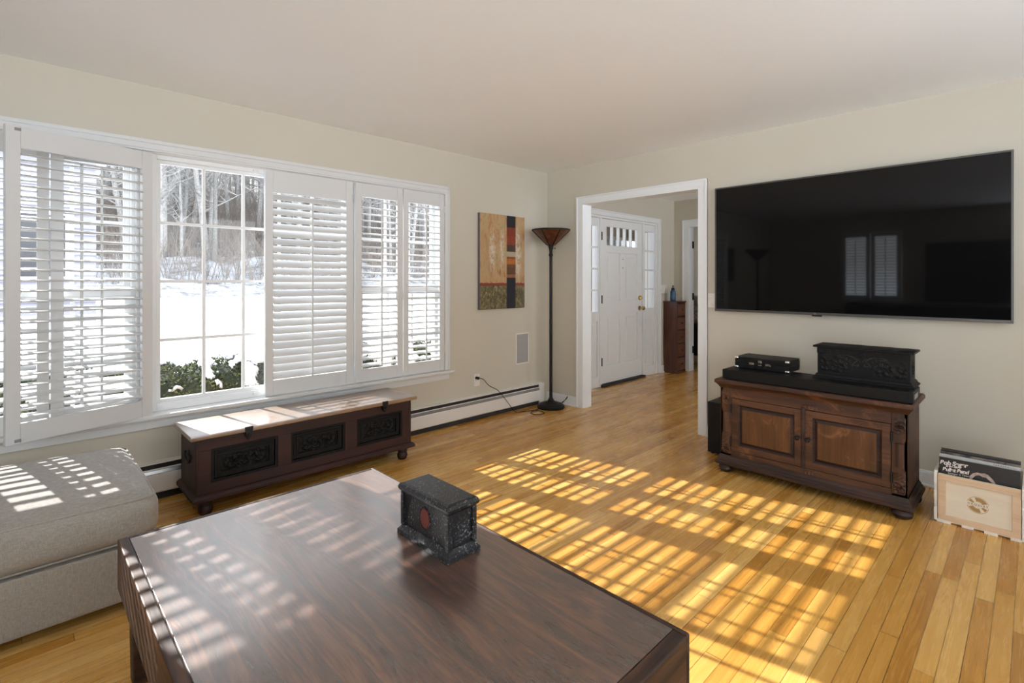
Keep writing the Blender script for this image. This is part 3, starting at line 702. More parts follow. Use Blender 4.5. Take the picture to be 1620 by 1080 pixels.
b.box(-ix, -ix + .02, iy0 + .025, iy1, .10, CZ - .028); b.box(ix - .02, ix, iy0 + .025, iy1, .10, CZ - .028); b.box(-ix, ix, iy1 - .02, iy1, .10, CZ - .028)
b.box(-ix + .02, ix - .02, iy0 + .025, iy1 - .02, .10, .115)
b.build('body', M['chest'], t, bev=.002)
for sx in (-ix - .001, ix - .009): B().box(sx - .001, sx + .011, iy0 - .002, iy0 + .03, .12, CZ - .03).build('corner_post', M['chest'], t, bev=.003)
for p in panels:
    u0, u1 = p[0] - cxw, p[1] - cxw
    b = B()
    for k, (ins, dep) in enumerate(((0, .003), (.018, .010), (.032, .006))):
        i2 = ins + .015
        b.box(u0 + ins, u1 - ins, iy0 + dep, iy0 + .02, pz0 + ins, pz0 + i2); b.box(u0 + ins, u1 - ins, iy0 + dep, iy0 + .02, pz1 - i2, pz1 - ins)
        b.box(u0 + ins, u0 + i2, iy0 + dep + .0002, iy0 + .02, pz0 + i2, pz1 - i2); b.box(u1 - i2, u1 - ins, iy0 + dep + .0002, iy0 + .02, pz0 + i2, pz1 - i2)
    pf = b.build('carved_panel', M['carved'], t, bev=.0015)
    um, zm = (u0 + u1) / 2, (pz0 + pz1) / 2
    fn = scrolls([(um - .055, 1), (um + .055, -1), (um, 1)], zm, .05, .011)
    relief(fn, u0 + .045, u1 - .045, pz0 + .045, pz1 - .045, 90, 42, lambda u, v, h: (u, iy0 + .018 - h, v)).build('scrollwork', M['carved'], pf, smooth=True)
b = B().loft([(-hx + .022, hx - .022, -hy + .018, hy - .004, .080), (-hx + .012, hx - .012, -hy + .008, hy, .086), (-hx + .012, hx - .012, -hy + .008, hy, .100), (-hx + .022, hx - .022, -hy + .018, hy - .004, .112), (-hx + .032, hx - .032, -hy + .028, hy - .008, .118)])
b.build('base_moulding', M['chest'], t, smooth=True)
for sx in (-1, 1):
    for sy in (-1, 1):
        c = (sx * (hx - .085), sy * (hy - .065) , 0)
        B().lathe([(.026, 0), (.033, .010), (.038, .028), (.033, .045), (.026, .052), (.036, .058), (.036, .082)], c, 20).build('foot', M['chest'], t, smooth=True)
for sx, px in ((-1, .955), (1, 1.83)):
    u = px - cxw
    b = B().box(u - .022, u + .022, -hy - .002, -hy + .006, CZ - .022, CZ + .001); b.prism([(u - .020, CZ - .022), (u + .020, CZ - .022), (u + .012, CZ - .055), (u, CZ - .075), (u - .012, CZ - .055)], -hy - .001, iy0 + .002, 'xz')
    b.lathe([(.009, 0), (.009, -.014), (0, -.016)], (u, -hy, CZ - .045), 12, 1)
    b.build('latch', M['iron'], t, bev=.001)
b = B(); zc = .285
b.lathe([(.030, 0), (.030, -.004), (.012, -.012)], (-ix, 0, zc + .02), 16, 0)
b.tube([(-ix - .008, math.sin(a) * .055, zc + .012 - math.cos(a) * .045 + .01) for a in [i / 10 * PI - PI / 2 for i in range(11)]], .007, 8)
b.tube([(-ix + .0, -.055, zc + .022), (-ix - .014, -.055, zc + .022)], .010, 8); b.tube([(-ix + .0, .055, zc + .022), (-ix - .014, .055, zc + .022)], .010, 8)
b.build('side_handle', M['iron'], t, smooth=True)

# ------------------------------------------------------------------ coffee table
t = thing('coffee_table', 'large square dark rosewood coffee table with thick apron in the foreground', 'table', (.692, 1.322, 0))
t['label'] = 'large low dark rosewood coffee table with a thick apron in the foreground'
tx, ty, TZ, th = .457, .750, .450, .160
B().box(-tx + .030, tx - .018, -ty + .036, ty - .020, TZ - .034, TZ - .0004).build('tabletop', M['table'], t, bev=.0012)
B().box(-tx, -tx + .029, -ty, ty, TZ - th, TZ).build('apron', M['table_side_y'], t, bev=.004)
B().box(tx - .017, tx, -ty, ty, TZ - th, TZ).build('apron', M['table_side_y'], t, bev=.006)
B().box(-tx + .029, tx - .017, -ty, -ty + .035, TZ - th, TZ).build('apron', M['table_side'], t, bev=.004)
B().box(-tx + .029, tx - .017, ty - .019, ty, TZ - th, TZ).build('apron', M['table_side'], t, bev=.004)
for sx in (-1, 1):
    for sy in (-1, 1):
        a, c = sx * (tx - .060), sy * (ty - .060)
        B().loft([(a - .030, a + .030, c - .030, c + .030, 0), (a - .036, a + .036, c - .036, c + .036, TZ - .034)]).build('leg', M['table_side'], t, bev=.003)

cm = M['chestlid_glare'].node_tree.nodes['Principled BSDF']; cm.inputs['Specular IOR Level'].default_value = 1.0; cm.inputs['Coat Roughness'].default_value = .28; cm.inputs['Coat IOR'].default_value = 1.9; cm.inputs['Coat Weight'].default_value = 1.0
tm = M['table'].node_tree.nodes['Principled BSDF']; tm.inputs['Coat IOR'].default_value = 2.25; tm.inputs['Specular IOR Level'].default_value = .4; tm.inputs['Coat Tint'].default_value = (1, .93, .88, 1); tm.inputs['Specular Tint'].default_value = (1, .84, .74, 1); tm.inputs['Sheen Weight'].default_value = .4; tm.inputs['Sheen Roughness'].default_value = .35; tm.inputs['Sheen Tint'].default_value = (1, .8, .68, 1)
# box on the table
t = thing('keepsake_box', 'small black speckled carved box with a sloping lid on the coffee table', 'box', (.970, 1.340, TZ))
t['label'] = 'small black speckled box with a flat lid and maroon oval, on the coffee table'
a, c = .0635, .138
b = B().loft([(-a, a, -c, c, 0), (-a, a, -c, c, .016), (-a + .006, a - .006, -c + .006, c - .006, .022), (-a + .014, a - .014, -c + .014, c - .014, .034)])
b.build('plinth', M['speckle'], t, bev=.0015)
a2, c2 = a - .016, c - .016
B().box(-a2, a2, -c2, c2, .030, .140).build('body', M['speckle'], t, bev=.002)
for (sx, sy) in ((-1, -1), (1, -1), (1, 1), (-1, 1)):
    B().box(sx * a2 - .008, sx * a2 + .008, sy * c2 - .008, sy * c2 + .008, .030, .140).build('corner_post', M['speckle'], t, bev=.002)
b = B().loft([(-a2 - .004, a2 + .004, -c2 - .004, c2 + .004, .138), (-a + .003, a - .003, -c + .003, c - .003, .148), (-a + .001, a - .001, -c + .001, c - .001, .156), (-a + .006, a - .006, -c + .006, c - .006, .166), (-a + .016, a - .016, -c + .016, c - .016, .169)])
b.build('lid', M['speckle'], t, bev=.001)
b = B().lathe([(.0, .0005), (.017, .0012), (.020, -.002)], (0, 0, 0), 24, 0); 
b = B(); n = 28; b.prism([(.024 * math.cos(2 * PI * i / n), .088 + .030 * math.sin(2 * PI * i / n)) for i in range(n)], -a2 - .0022, -a2 + .002, 'yz')
o = b.build('oval_inlay', M['maroon'], t, bev=.001); o['label'] = 'maroon oval inlay'
b = B()
for i in range(n):
    an = 2 * PI * i / n; b.lathe([(.0030, 0), (.0022, -.002), (0, -.003)], (-a2, .028 * math.cos(an), .088 + .035 * math.sin(an)), 8, 0)
b.build('bead_ring', M['speckle'], t)

# ------------------------------------------------------------------ ottoman
t = thing('ottoman', 'light grey upholstered ottoman with piped cushion at the left edge', 'ottoman', (-.12, 2.87, 0))
B().soft(-.56, .525, -.415, .42, .045, .2585, .012, 0, .002).build('base', M['linen'], t, smooth=True)
cu = B().soft(-.56, .535, -.42, .425, .260, .440, .055, .030, .012, 18).build('cushion', M['linen'], t, smooth=True)
def loop(x0, x1, y0, y1, z, r, bs=.008):
    pts = []
    for (cx_, cy_, a0) in ((x1 - r, y1 - r, 0), (x0 + r, y1 - r, PI / 2), (x0 + r, y0 + r, PI), (x1 - r, y0 + r, 1.5 * PI)):
        for k in range(7): a = a0 + PI / 2 * k / 6; pts.append((cx_ + r * math.cos(a), cy_ + r * math.sin(a), z))
    return pts + [pts[0], pts[1]]
B().tube(loop(-.548, .523, -.408, .413, .426, .05), .0045, 6).build('piping', M['linen'], cu, smooth=True)
B().tube(loop(-.552, .527, -.412, .417, .272, .04), .004, 6).build('piping', M['linen'], cu, smooth=True)
for sx in (-.48, .44):
    for sy in (-.33, .33): B().lathe([(.018, 0), (.024, .05)], (sx, sy, 0), 14).build('foot', M['black'], t)
# sofa reflected in the television
t = thing('sofa', 'charcoal sofa seen only as a reflection in the television', 'sofa', (-1.95, 1.2, 0))
B().soft(-.45, .45, -1.1, 1.1, .06, .42, .04).build('seat', M['sofa'], t, smooth=True)
B().soft(-.45, -.2, -1.1, 1.1, .3, .92, .07).build('backrest', M['sofa'], t, smooth=True)
for sy in (-1.0, 1.0): B().soft(-.45, .42, sy - .12, sy + .12, .1, .62, .06).build('armrest', M['sofa'], t, smooth=True)

t = tag(B().box(-1.4, 3.4, -2.15, -.35, 0, .012).build('bounce_rug', plain('bounce_rug_cream', (.80, .77, .72), .95, 0, 90, .06, .4), bev=.004), 'unseen cream rug added behind the viewer to bounce light upward', 'rug')  # pale slab added out of view to bounce daylight onto the ceiling
# ------------------------------------------------------------------ sideboard
SX0, SX1, SY0, SY1 = 3.39, 3.81, .4485, 1.518
t = thing('sideboard', 'antique carved wooden sideboard with two panelled doors below the television', 'sideboard', ((SX0 + SX1) / 2, (SY0 + SY1) / 2, 0))
cx0, cx1, cy0, cy1 = SX0 - t.location.x, SX1 - t.location.x, SY0 - t.location.y, SY1 - t.location.y
b = B().loft([(cx0 + .033, cx1 - .02, cy0 + .024, cy1 - .024, .568), (cx0 + .026, cx1 - .01, cy0 + .017, cy1 - .017, .580), (cx0 + .014, cx1, cy0 + .009, cy1 - .009, .592), (cx0 + .006, cx1, cy0 + .004, cy1 - .004, .599), (cx0, cx1, cy0, cy1, .602), (cx0, cx1, cy0, cy1, .619), (cx0 + .008, cx1, cy0 + .008, cy1 - .008, .626)])
b.build('top', M['side'], t, bev=.001)
bx0, bx1, by0, by1 = cx0 + .038, cx1 - .015, cy0 + .027, cy1 - .027       # body
F = bx0; fb = F + .022
b = B()
b.box(F, bx1, by0, by0 + .018, .115, .569); b.box(F, bx1, by1 - .018, by1, .115, .569); b.box(bx1 - .012, bx1, by0, by1, .115, .569); b.box(F, bx1, by0, by1, .115, .13)
b.build('body', M['side_v'], t, bev=.002)
py = .074                                                               # pilaster width
b = B().box(F - .001, fb, by0 + py, by1 - py, .505, .569).box(F - .001, fb, by0 + py, by1 - py, .112, .150)
b.build('front_rails', M['side'], t, bev=.002)
for s_ in (0, 1):
    y0, y1 = (by0, by0 + py) if s_ == 0 else (by1 - py, by1)
    pil = B().box(F, fb, y0, y1, .112, .569).build('pilaster', M['side_v'], t, bev=.003)
    ym = (y0 + y1) / 2
    fn1 = scrolls([(ym, 1 if s_ else -1)], .497, .03, .009)
    relief(fn1, ym - .027, ym + .027, .42, .545, 36, 60, lambda u, v, h: (F - .002 - h, u, v) ).build('scroll_carving', M['side_v'], pil, smooth=True)
    fn2 = scrolls([(ym, -1 if s_ else 1)], .165, .032, .009)
    def fl(u, v, f2=fn2, ym=ym): return max(f2(u, v), .006 * (abs(math.sin((v + (u - ym) * .8) * 150)) ** .7) * (1 if .19 < v < .245 else 0) * max(0, 1 - abs(u - ym) / .027))
    relief(fl, ym - .027, ym + .027, .135, .26, 36, 60, lambda u, v, h: (F - .002 - h, u, v)).build('scroll_carving', M['side_v'], pil, smooth=True)
    n = 10; b = B(); prof = [(ym - .020 + .040 * i / n, -.002 - .011 * math.sin(PI * i / n)) for i in range(n + 1)]
    b.prism([(F + .001, prof[0][0])] + [(F + d, yy) for yy, d in prof] + [(F + .001, prof[-1][0])], .275, .405, 'xy')
    b.build('half_column', M['side_v'], pil, smooth=True)
ymid = (by0 + by1) / 2
def door(y0, y1, knob_side, name='cabinet_door'):
    z0, z1 = .153, .502; fw = .040
    d = B()
    d.box(F - .004, fb - .004, y0, y0 + fw, z0, z1).box(F - .004, fb - .004, y1 - fw, y1, z0, z1)
    d.box(F - .0038, fb - .004, y0 + fw, y1 - fw, z0, z0 + fw).box(F - .0038, fb - .004, y0 + fw, y1 - fw, z1 - fw, z1)
    dr = d.build(name, M['side'], t, bev=.002)
    b = B(); i0, i1, k0, k1 = y0 + fw, y1 - fw, z0 + fw, z1 - fw      # raised panel with moulded slope
    b.add([(F + .004, i0, k0), (F + .004, i1, k0), (F + .004, i1, k1), (F + .004, i0, k1)] + [(F + .012, i0 + .010, k0 + .010), (F + .012, i1 - .010, k0 + .010), (F + .012, i1 - .010, k1 - .010), (F + .012, i0 + .010, k1 - .010)] +
          [(F + .002, i0 + .026, k0 + .026), (F + .002, i1 - .026, k0 + .026), (F + .002, i1 - .026, k1 - .026), (F + .002, i0 + .026, k1 - .026)],
          [(j, (j + 1) % 4, (j + 1) % 4 + 4, j + 4)[::-1] for j in range(4)] + [(j + 4, (j + 1) % 4 + 4, (j + 1) % 4 + 8, j + 8)[::-1] for j in range(4)])
    b.build('panel_moulding', M['side_dark'], dr)
    B().box(F - .001, F + .012, i0 + .026, i1 - .026, k0 + .026, k1 - .026).build('raised_panel', M['side_panel'], dr, bev=.002)
    ky = y0 + .020 if knob_side < 0 else y1 - .020
    B().lathe([(.012, 0), (.007, -.006), (.007, -.014), (.013, -.020), (.014, -.028), (.009, -.034), (0, -.035)], (F - .003, ky, .33), 16, 0).build('knob', M['iron'], dr, smooth=True)
    hy_ = y1 + .004 if knob_side < 0 else y0 - .004
    for z in (.215, .435): B().cyl((F - .009, hy_, z - .03), .006, .06, 2, 10).build('hinge', M['iron'], dr)
door(by0 + py + .002, ymid - .009, 1); door(ymid + .009, by1 - py - .002, -1)
b = B().prism([(F - .018, ymid - .004), (F - .018, ymid + .004), (F - .010, ymid + .011), (F + .004, ymid + .011), (F + .004, ymid - .011), (F - .010, ymid - .011)], .150, .517, 'xy')
b.build('centre_bead', M['side_dark'], t, bev=.001)
for z in (.522, .128): # small carved leaves at centre
    relief(lambda u, v: .008 * max(0, 1 - abs(u - ymid + .03) / .05) * (abs(math.sin((u - ymid) * 160)) * .6 + .4), ymid - .085, ymid + .012, z - .014, z + .014, 30, 8, lambda u, v, h: (F - .0015 - h, u, v)).build('leaf_carving', M['side'], t, smooth=True)
b = B().loft([(cx0 + .014, cx1, cy0 + .008, cy1 - .008, .052), (cx0 + .006, cx1, cy0 + .001, cy1 - .001, .060), (cx0 + .006, cx1, cy0 + .001, cy1 - .001, .074), (cx0 + .015, cx1, cy0 + .009, cy1 - .009, .080), (cx0 + .015, cx1, cy0 + .009, cy1 - .009, .088), (cx0 + .024, cx1 - .005, cy0 + .016, cy1 - .016, .096), (cx0 + .026, cx1 - .005, cy0 + .018, cy1 - .018, .104), (cx0 + .035, cx1 - .01, cy0 + .025, cy1 - .025, .116)])
b.build('base_moulding', M['side_dark'], t, bev=.0012)
for sx in (cx0 + .062, cx1 - .07):
    for sy in (cy0 + .056, cy1 - .056):
        B().lathe([(.030, 0), (.044, .010), (.050, .026), (.044, .042), (.034, .053)], (sx, sy, 0), 24).build('bun_foot', M['side_dark'], t, smooth=True)
STZ = .626
# subwoofer beside the sideboard
t = thing('subwoofer', 'black box subwoofer standing behind the left end of the sideboard', 'speaker', (3.86, 1.6165, 0))
B().box(-.155, .155, -.093, .093, .012, .386).build('cabinet', M['black'], t, bev=.004)
for sx in (-.12, .12):
    for sy in (-.07, .07): B().cyl((sx, sy, 0), .014, .014, 2, 12).build('foot', M['black'], t)
B().cyl((-.155, -.06, .04), .004, .012, 0, 8).build('indicator', M['chrome'], t).location.x = -.008
# soundbar
t = thing('soundbar', 'long black soundbar along the front of the sideboard top', 'soundbar', (3.42, .966, STZ))
B().box(0, .235, -.490, .490, 0, .064).build('housing', M['leather'], t, bev=.006)
for s_ in (-1, 1):
    B().box(.004, .231, s_ * .490 - .004 if s_ > 0 else -.512, .512 if s_ > 0 else -.486, .002, .064).build('end_cap', M['black'], t, bev=.004)
B().box(.05, .16, -.5125, -.511, .018, .046).build('port', M['clip'], t)
BZ = STZ + .064
# record player in suitcase
t = thing('record_player', 'closed black suitcase record player with silver corners on the soundbar', 'record player', (3.548, 1.273, BZ))
B().soft(0, .225, -.172, .172, .0, .044, .006, n=8).build('case_bottom', M['leather'], t, smooth=True)
B().soft(0, .225, -.172, .172, .040, .078, .006, n=8).build('case_lid', M['leather'], t, smooth=True)
for sy in (-1, 1):
    for zz in (.008, .070):
        for xx in (.010, .215): B().soft(xx - .014, xx + .014, sy * .160 - .014, sy * .160 + .014, zz - .010, zz + .010, .009, n=6).build('corner_cap', M['chrome'], t, smooth=True)
for yy in (.060, -.045): B().box(-.005, .001, yy - .016, yy + .016, .032, .046).box(-.007, -.003, yy - .016, yy + .016, .042, .046).build('latch', M['chrome'], t, bev=.001)
B().box(-.003, .001, -.004, .018, .046, .064).box(-.003, .001, -.003, .017, .030, .036).build('badge', M['chrome'], t, bev=.001)
B().tube([(-.002, .048, .020), (-.016, .040, .018), (-.018, .007, .017), (-.016, -.026, .018), (-.002, -.034, .020)], .004, 8).build('handle', M['leather'], t)
# carved black box
t = thing('carved_box', 'long black carved wooden box with overhanging lid at the right end of the soundbar', 'box', (3.530, .712, BZ))
hw = .250
b = B().loft([(0, .205, -hw, hw, 0), (0, .205, -hw, hw, .008), (.010, .198, -hw + .010, hw - .010, .014), (.013, .195, -hw + .013, hw - .013, .024), (.02, .19, -hw + .02, hw - .02, .030)])
b.build('base_moulding', M['carved'], t, bev=.001)
bw = hw - .022
body = B().box(.022, .186, -bw, bw, .022, .188).build('body', M['carved'], t, bev=.002)
wc = plain('worn_carving', (.060, .056, .050), .45, 0, 60, .6, spec=.4)
b = B()      # two beasts facing the middle, their outlines worn pale
for pts in ([(415, 420), (425, 330), (460, 300), (520, 297), (600, 312), (670, 340), (715, 385), (725, 410)], [(605, 318), (650, 350), (682, 380), (650, 410), (628, 440), (620, 475)], [(518, 372), (540, 410), (572, 445), (578, 400), (600, 370)],
            [(470, 345), (478, 385), (474, 425)], [(505, 380), (515, 420), (510, 455)], [(440, 350), (448, 390), (442, 430)], [(690, 430), (700, 450), (692, 470)], [(560, 330), (548, 350), (565, 365)], [(640, 450), (665, 462), (690, 458)], [(455, 318), (485, 330), (520, 326)]):
    q = [((735 - x) * .00040, .188 - (y - .08 * (x - 175) - 170) * .00037) for x, y in pts]
    for s_ in (-1, 1): b.tube(smooth_path([(.0212, u * s_, z) for u, z in q], 4), .0011, 5)
b.build('front_carving', wc, body)
relief(scrolls([(-.12, 1), (.12, -1), (-.2, -1), (.2, 1)], .085, .05, .004), -.215, .215, .045, .148, 120, 40, lambda u, v, h: (.0212 - h, u, v)).build('front_relief', M['carved'], body, smooth=True)
b = B().box(.017, .023, -bw - .002, bw + .002, .152, .188)
for k in range(-5, 6):
    if k: b.box(.014, .018, k * .042 - .012, k * .042 + .012, .158, .180)
b.prism([(-.030, .186), (.030, .186), (.028, .150), (.012, .134), (-.012, .134), (-.028, .150)], .012, .018, 'yz')
b.lathe([(.014, 0), (.014, -.003), (.009, -.006), (0, -.006)], (.012, 0, .162), 16, 0)
b.build('carved_band', M['carved'], body, bev=.001)
relief(scrolls([(.104, 1)], .10, .035, .006), .045, .165, .04, .17, 40, 44, lambda u, v, h: (u, -bw - .001 - h, v)).build('side_carving', M['carved'], body, smooth=True)
B().box(0, .208, -hw + .002, hw - .002, .188, .200).build('lid', M['carved'], t, bev=.002)
relief(lambda u, v: .002 * abs(math.sin(u * 40) * math.sin(v * 60)), -hw + .01, hw - .01, .01, .198, 80, 30, lambda u, v, h: (v, u, .2003 + h)).build('lid_carving', M['carved'], t, smooth=True)

# ------------------------------------------------------------------ record crate
t = thing('record_crate', 'pale wooden crate holding vinyl records by the wall at the right edge', 'crate', (3.545, .2065, 0))
cw, cd, chh = .162, .36, .256     # half width, depth, height
f_ = B().box(0, .009, -cw + .006, cw - .006, .012, chh).build('front_panel', M['crate_ply'], t)
b = B(); e = .032
b.box(-.008, .0, -cw + .004, cw - .004, .012, .012 + e).box(-.008, .0, -cw + .004, cw - .004, chh - e, chh).box(-.0078, .0, -cw + .004, -cw + .004 + e, .012 + e, chh - e).box(-.0078, .0, cw - .004 - e, cw - .004, .012 + e, chh - e)
b.build('front_frame', M['crate'], f_, bev=.001)
B().box(cd - .009, cd, -cw, cw, .012, chh).build('back_panel', M['crate_ply'], t)
for s_ in (-1, 1):   # side boards with finger joints at the front corner
    b = B(); y0, y1 = (cw - .001, cw + .012) if s_ > 0 else (-cw - .012, -cw + .001)
    b.box(.002, cd, y0, y1, .006, chh + .012)
    for k, (z0, z1) in enumerate(((0.006, .075), (.118, .165), (.205, chh + .004))): b.box(-.010, .004, y0, y1, z0, z1)
    b.build('side_panel', M['crate_edge'], t, bev=.001)
b = B().box(.0, cd, -cw, cw, .006, .014)
for (y0, y1) in ((-cw, -.12), (-.075, -.025), (.015, .062), (.105, cw)): b.box(-.010, .004, y0, y1, .0, .013)
b.box(cd - .02, cd, -cw, cw, 0, .01)
b.build('bottom_panel', M['crate_edge'], t)
# emblem: grooved disc crossed by the maker's name
em = B(); zc = .132; X_ = -.0006
def ring(b, r0, r1, a0, a1, n=28):
    for i in range(n):
        p, q = a0 + (a1 - a0) * i / n, a0 + (a1 - a0) * (i + 1) / n
        b.prism([(r0 * math.cos(p), zc + r0 * math.sin(p)), (r1 * math.cos(p), zc + r1 * math.sin(p)), (r1 * math.cos(q), zc + r1 * math.sin(q)), (r0 * math.cos(q), zc + r0 * math.sin(q))], X_, .0005, 'yz')
g_ = .22
ring(em, .0405, .0425, g_, PI - g_); ring(em, .0405, .0425, PI + g_, 2 * PI - g_)
for a0, a1 in ((1.25, 2.75), (.38, .78), (PI + 1.25, PI + 2.75), (PI + .38, PI + .78)): ring(em, .019, .038, a0, a1, 14)
ring(em, .0165, .0172, .45, PI - .45, 16); ring(em, .0165, .0172, PI + .45, 2 * PI - .45, 16)
em.build('disc_emblem', M['emblem'], f_)
text_mesh('lettering', 'CROSLEY', .0135, M['letter'], f_, frame_mtx((X_ - .0006, 0, zc), (0, -1, 0), (0, 0, 1)), .0004, 1.55)

def sleeve_mat(name, c, kind=0):
    t = NT(name)
    if kind == 0: return t.fin(t.ramp(t.noise(t.tc.outputs['Object'], 12, 4), [(.3, tuple(x * .8 for x in c)), (.7, tuple(min(1, x * 1.2) for x in c))]), .35)
    v = t.noise(t.mapping((1, 7, 9)), 1.2, 4, .6, 1); return t.fin(t.ramp(v, [(.45, c), (.6, (.25, .2, .17))]), .35)
def record(label, d, lean, name='record_sleeve', mat=None, h=.314, zz=.014, dy=0):
    t = thing(name, label, 'record', (3.545 + d, .2065 + dy, zz), 0, 'records in the crate'); t.rotation_euler = (0, lean, 0)
    s_ = B().box(0, .0035, -.1555, .1555, 0, h).build('cover', mat, t)
    return t, s_
r1, c1 = record('front black record sleeve with white slanted lettering in the crate', .014, math.radians(1.5), mat=sleeve_mat('black_sleeve', (.012, .011, .011)), h=.326)
W_ = plain('white_ink', (.70, .68, .66), .5)
text_mesh('lettering', 'Bob Seger', .030, W_, c1, frame_mtx((-.0006, .098, .300), (0, -1, .06), (0, .06, 1)), .0003, .9, .25, .0012)
text_mesh('lettering', '& the Silver', .014, W_, c1, frame_mtx((-.0006, .098, .284), (0, -1, .06), (0, .06, 1)), .0003, .95, .25, .0006)
text_mesh('lettering', 'Bullet Band', .026, W_, c1, frame_mtx((-.0006, .090, .266), (0, -1, .06), (0, .06, 1)), .0003, .9, .25, .0011)
text_mesh('lettering', 'Stranger in Town', .013, W_, c1, frame_mtx((-.0006, .078, .2485), (0, -1, .06), (0, .06, 1)), .0003, .95, .25)
b = B(); pts = []
b.prism([(.035, .235), (.032, .255), (.020, .272), (.004, .280), (-.012, .279), (-.026, .283), (-.040, .276), (-.056, .258), (-.068, .238), (-.070, .230), (-.060, .230), (-.046, .248), (-.030, .262), (-.018, .262), (-.005, .268), (.010, .262), (.020, .248), (.026, .235)], -.0006, .0005, 'yz')
b.build('cover_picture', plain('pale_cover_picture', (.42, .33, .30), .5, 0, 60, .3), c1)
r2, c2_ = record('white topped record sleeve with spaced lettering just behind the front one', .030, math.radians(3), mat=sleeve_mat('white_sleeve', (.55, .55, .54)), h=.338)
text_mesh('lettering', 'SERVICE', .010, M['letter'], c2_, frame_mtx((-.0006, -.085, .330), (0, -1, 0), (0, 0, 1)), .0003, 1.7)
record('dark record sleeve with grey mottled top, third in the crate', .048, math.radians(4), mat=sleeve_mat('mottled_sleeve', (.03, .03, .032), 1), h=.345)
record('black record sleeve near the back of the crate, second from the rear', .066, math.radians(5), mat=sleeve_mat('dark_sleeve', (.018, .016, .016)), h=.349)
record('rearmost record sleeve in the crate with a brown edge', .084, math.radians(6), mat=sleeve_mat('brown_sleeve', (.06, .045, .035)), h=.354)

# ------------------------------------------------------------------ hall furniture
t = thing('drawer_tower', 'narrow red-brown wooden tower of five small drawers in the hall corner', 'cabinet', (6.655, 3.552, 0))
B().box(-.104, .104, -.0845, -.07, .03, .985).build('gap_shade', M['slot'], t)  # dark sheet over the carcass front, painting shade between the drawers
B().box(-.115, .115, -.083, .10, .03, .985).build('carcass', M['cab'], t, bev=.002)
B().box(-.118, .118, -.108, .104, 0, .032).build('base', M['cab'], t, bev=.002)
B().box(-.125, .128, -.115, .108, .985, 1.0).build('top', M['cab'], t, bev=.002)
for s_ in (-1, 1): B().box(s_ * .115 - (.012 if s_ > 0 else 0), s_ * .115 + (0 if s_ > 0 else .012), -.104, -.084, .03, .985).build('side_edge', M['cab'], t)
for k in range(5):
    z0 = .045 + k * .188
    d = B().box(-.098, .098, -.116 if k == 4 else -.108, -.080, z0, z0 + .170).build('drawer', M['drawer'], t, bev=.007)
    B().lathe([(.006, 0), (.006, -.008), (.012, -.014), (.010, -.02), (0, -.021)], (0, -.106, z0 + .086), 12, 1).build('knob', M['iron'], d, smooth=True)
t = thing('water_bottle', 'blue metal bottle with loop cap on top of the drawer tower', 'bottle', (6.60, 3.545, 1.0))
B().lathe([(.034, 0), (.037, .006), (.037, .125), (.034, .140), (.024, .155), (.022, .160)], n=24).build('body', M['bottle'], t, smooth=True)
c_ = B().lathe([(.023, .158), (.023, .180), (.018, .184)], n=20).build('cap', M['black'], t, smooth=True)
B().tube([(-.020, 0, .178), (-.020, 0, .205), (-.010, 0, .218), (.010, 0, .218), (.020, 0, .205), (.020, 0, .178)], .0045, 8).build('loop', M['black'], c_, smooth=True)
# seat glimpsed in the far room
t = thing('daybed', 'black leather daybed glimpsed through the far doorway', 'sofa', (8.0, 3.95, 0))
B().soft(-.45, .6, -.8, .8, .12, .62, .05).build('seat', M['leather'], t, smooth=True)
for sx in (-.36, .5):
    for sy in (-.7, .7): B().box(sx - .03, sx + .03, sy - .03, sy + .03, 0, .14).build('leg', M['black'], t)
tag(B().soft(7.62, 8.3, 3.45, 4.3, .62, .88, .08, n=10).build('cushion', M['patterned'], None, smooth=True), 'black and white patterned cushion on the daybed', 'cushion')
tag(B().soft(7.66, 8.2, 3.55, 4.2, .88, 1.04, .07, n=10).build('blanket', M['linen'], None, smooth=True), 'pale folded blanket on top of the patterned cushion', 'blanket')

# ------------------------------------------------------------------ outdoors
def hgt(x, y):
    d = max(0, y - 5); z = -.45 + min(d, 22) * .068
    z += .05 * noise.noise(Vector((x * .35, y * .35, 0))) + .02 * noise.noise(Vector((x * 2, y * 2, 3)))
    if y > 26: z += (y - 26) * .34
    return z
vs, fs = [], []; ys = [3.9 + (i / 70) ** 2 * 66 for i in range(71)]; nx = 90
for y in ys:
    for i in range(nx + 1): x = -14 + i * (60 / nx); vs.append((x, y, hgt(x, y)))
for j in range(len(ys) - 1):
    for i in range(nx): a = j * (nx + 1) + i; fs.append((a, a + 1, a + nx + 2, a + nx + 1))
def ground_mat():
    t = NT('snowy_ground'); s = t.n('ShaderNodeSeparateXYZ'); t.l(t.tc.outputs['Object'], s.inputs[0])
    n = t.noise(t.mapping((1, 1, 1)), 1.1, 8, .72); far = t.ramp(n, [(.36, (.10, .085, .07)), (.52, (.17, .15, .13)), (.64, (.42, .43, .46))])
    g = t.ramp(t.m_('DIVIDE', t.m_('SUBTRACT', s.outputs[1], 26.0), 4.0), [(0, (0, 0, 0)), (1, (1, 1, 1))])
    col = t.mix(g, (.84, .84, .85), far); t.bump(t.noise(t.mapping((1, 1, 1)), 6, 6, .6), .6, .05); return t.fin(col, .8)
gr = B().add(vs, fs).build('ground', ground_mat(), smooth=True); struct(gr, 'snow covered yard sloping up to the woods', 'ground')
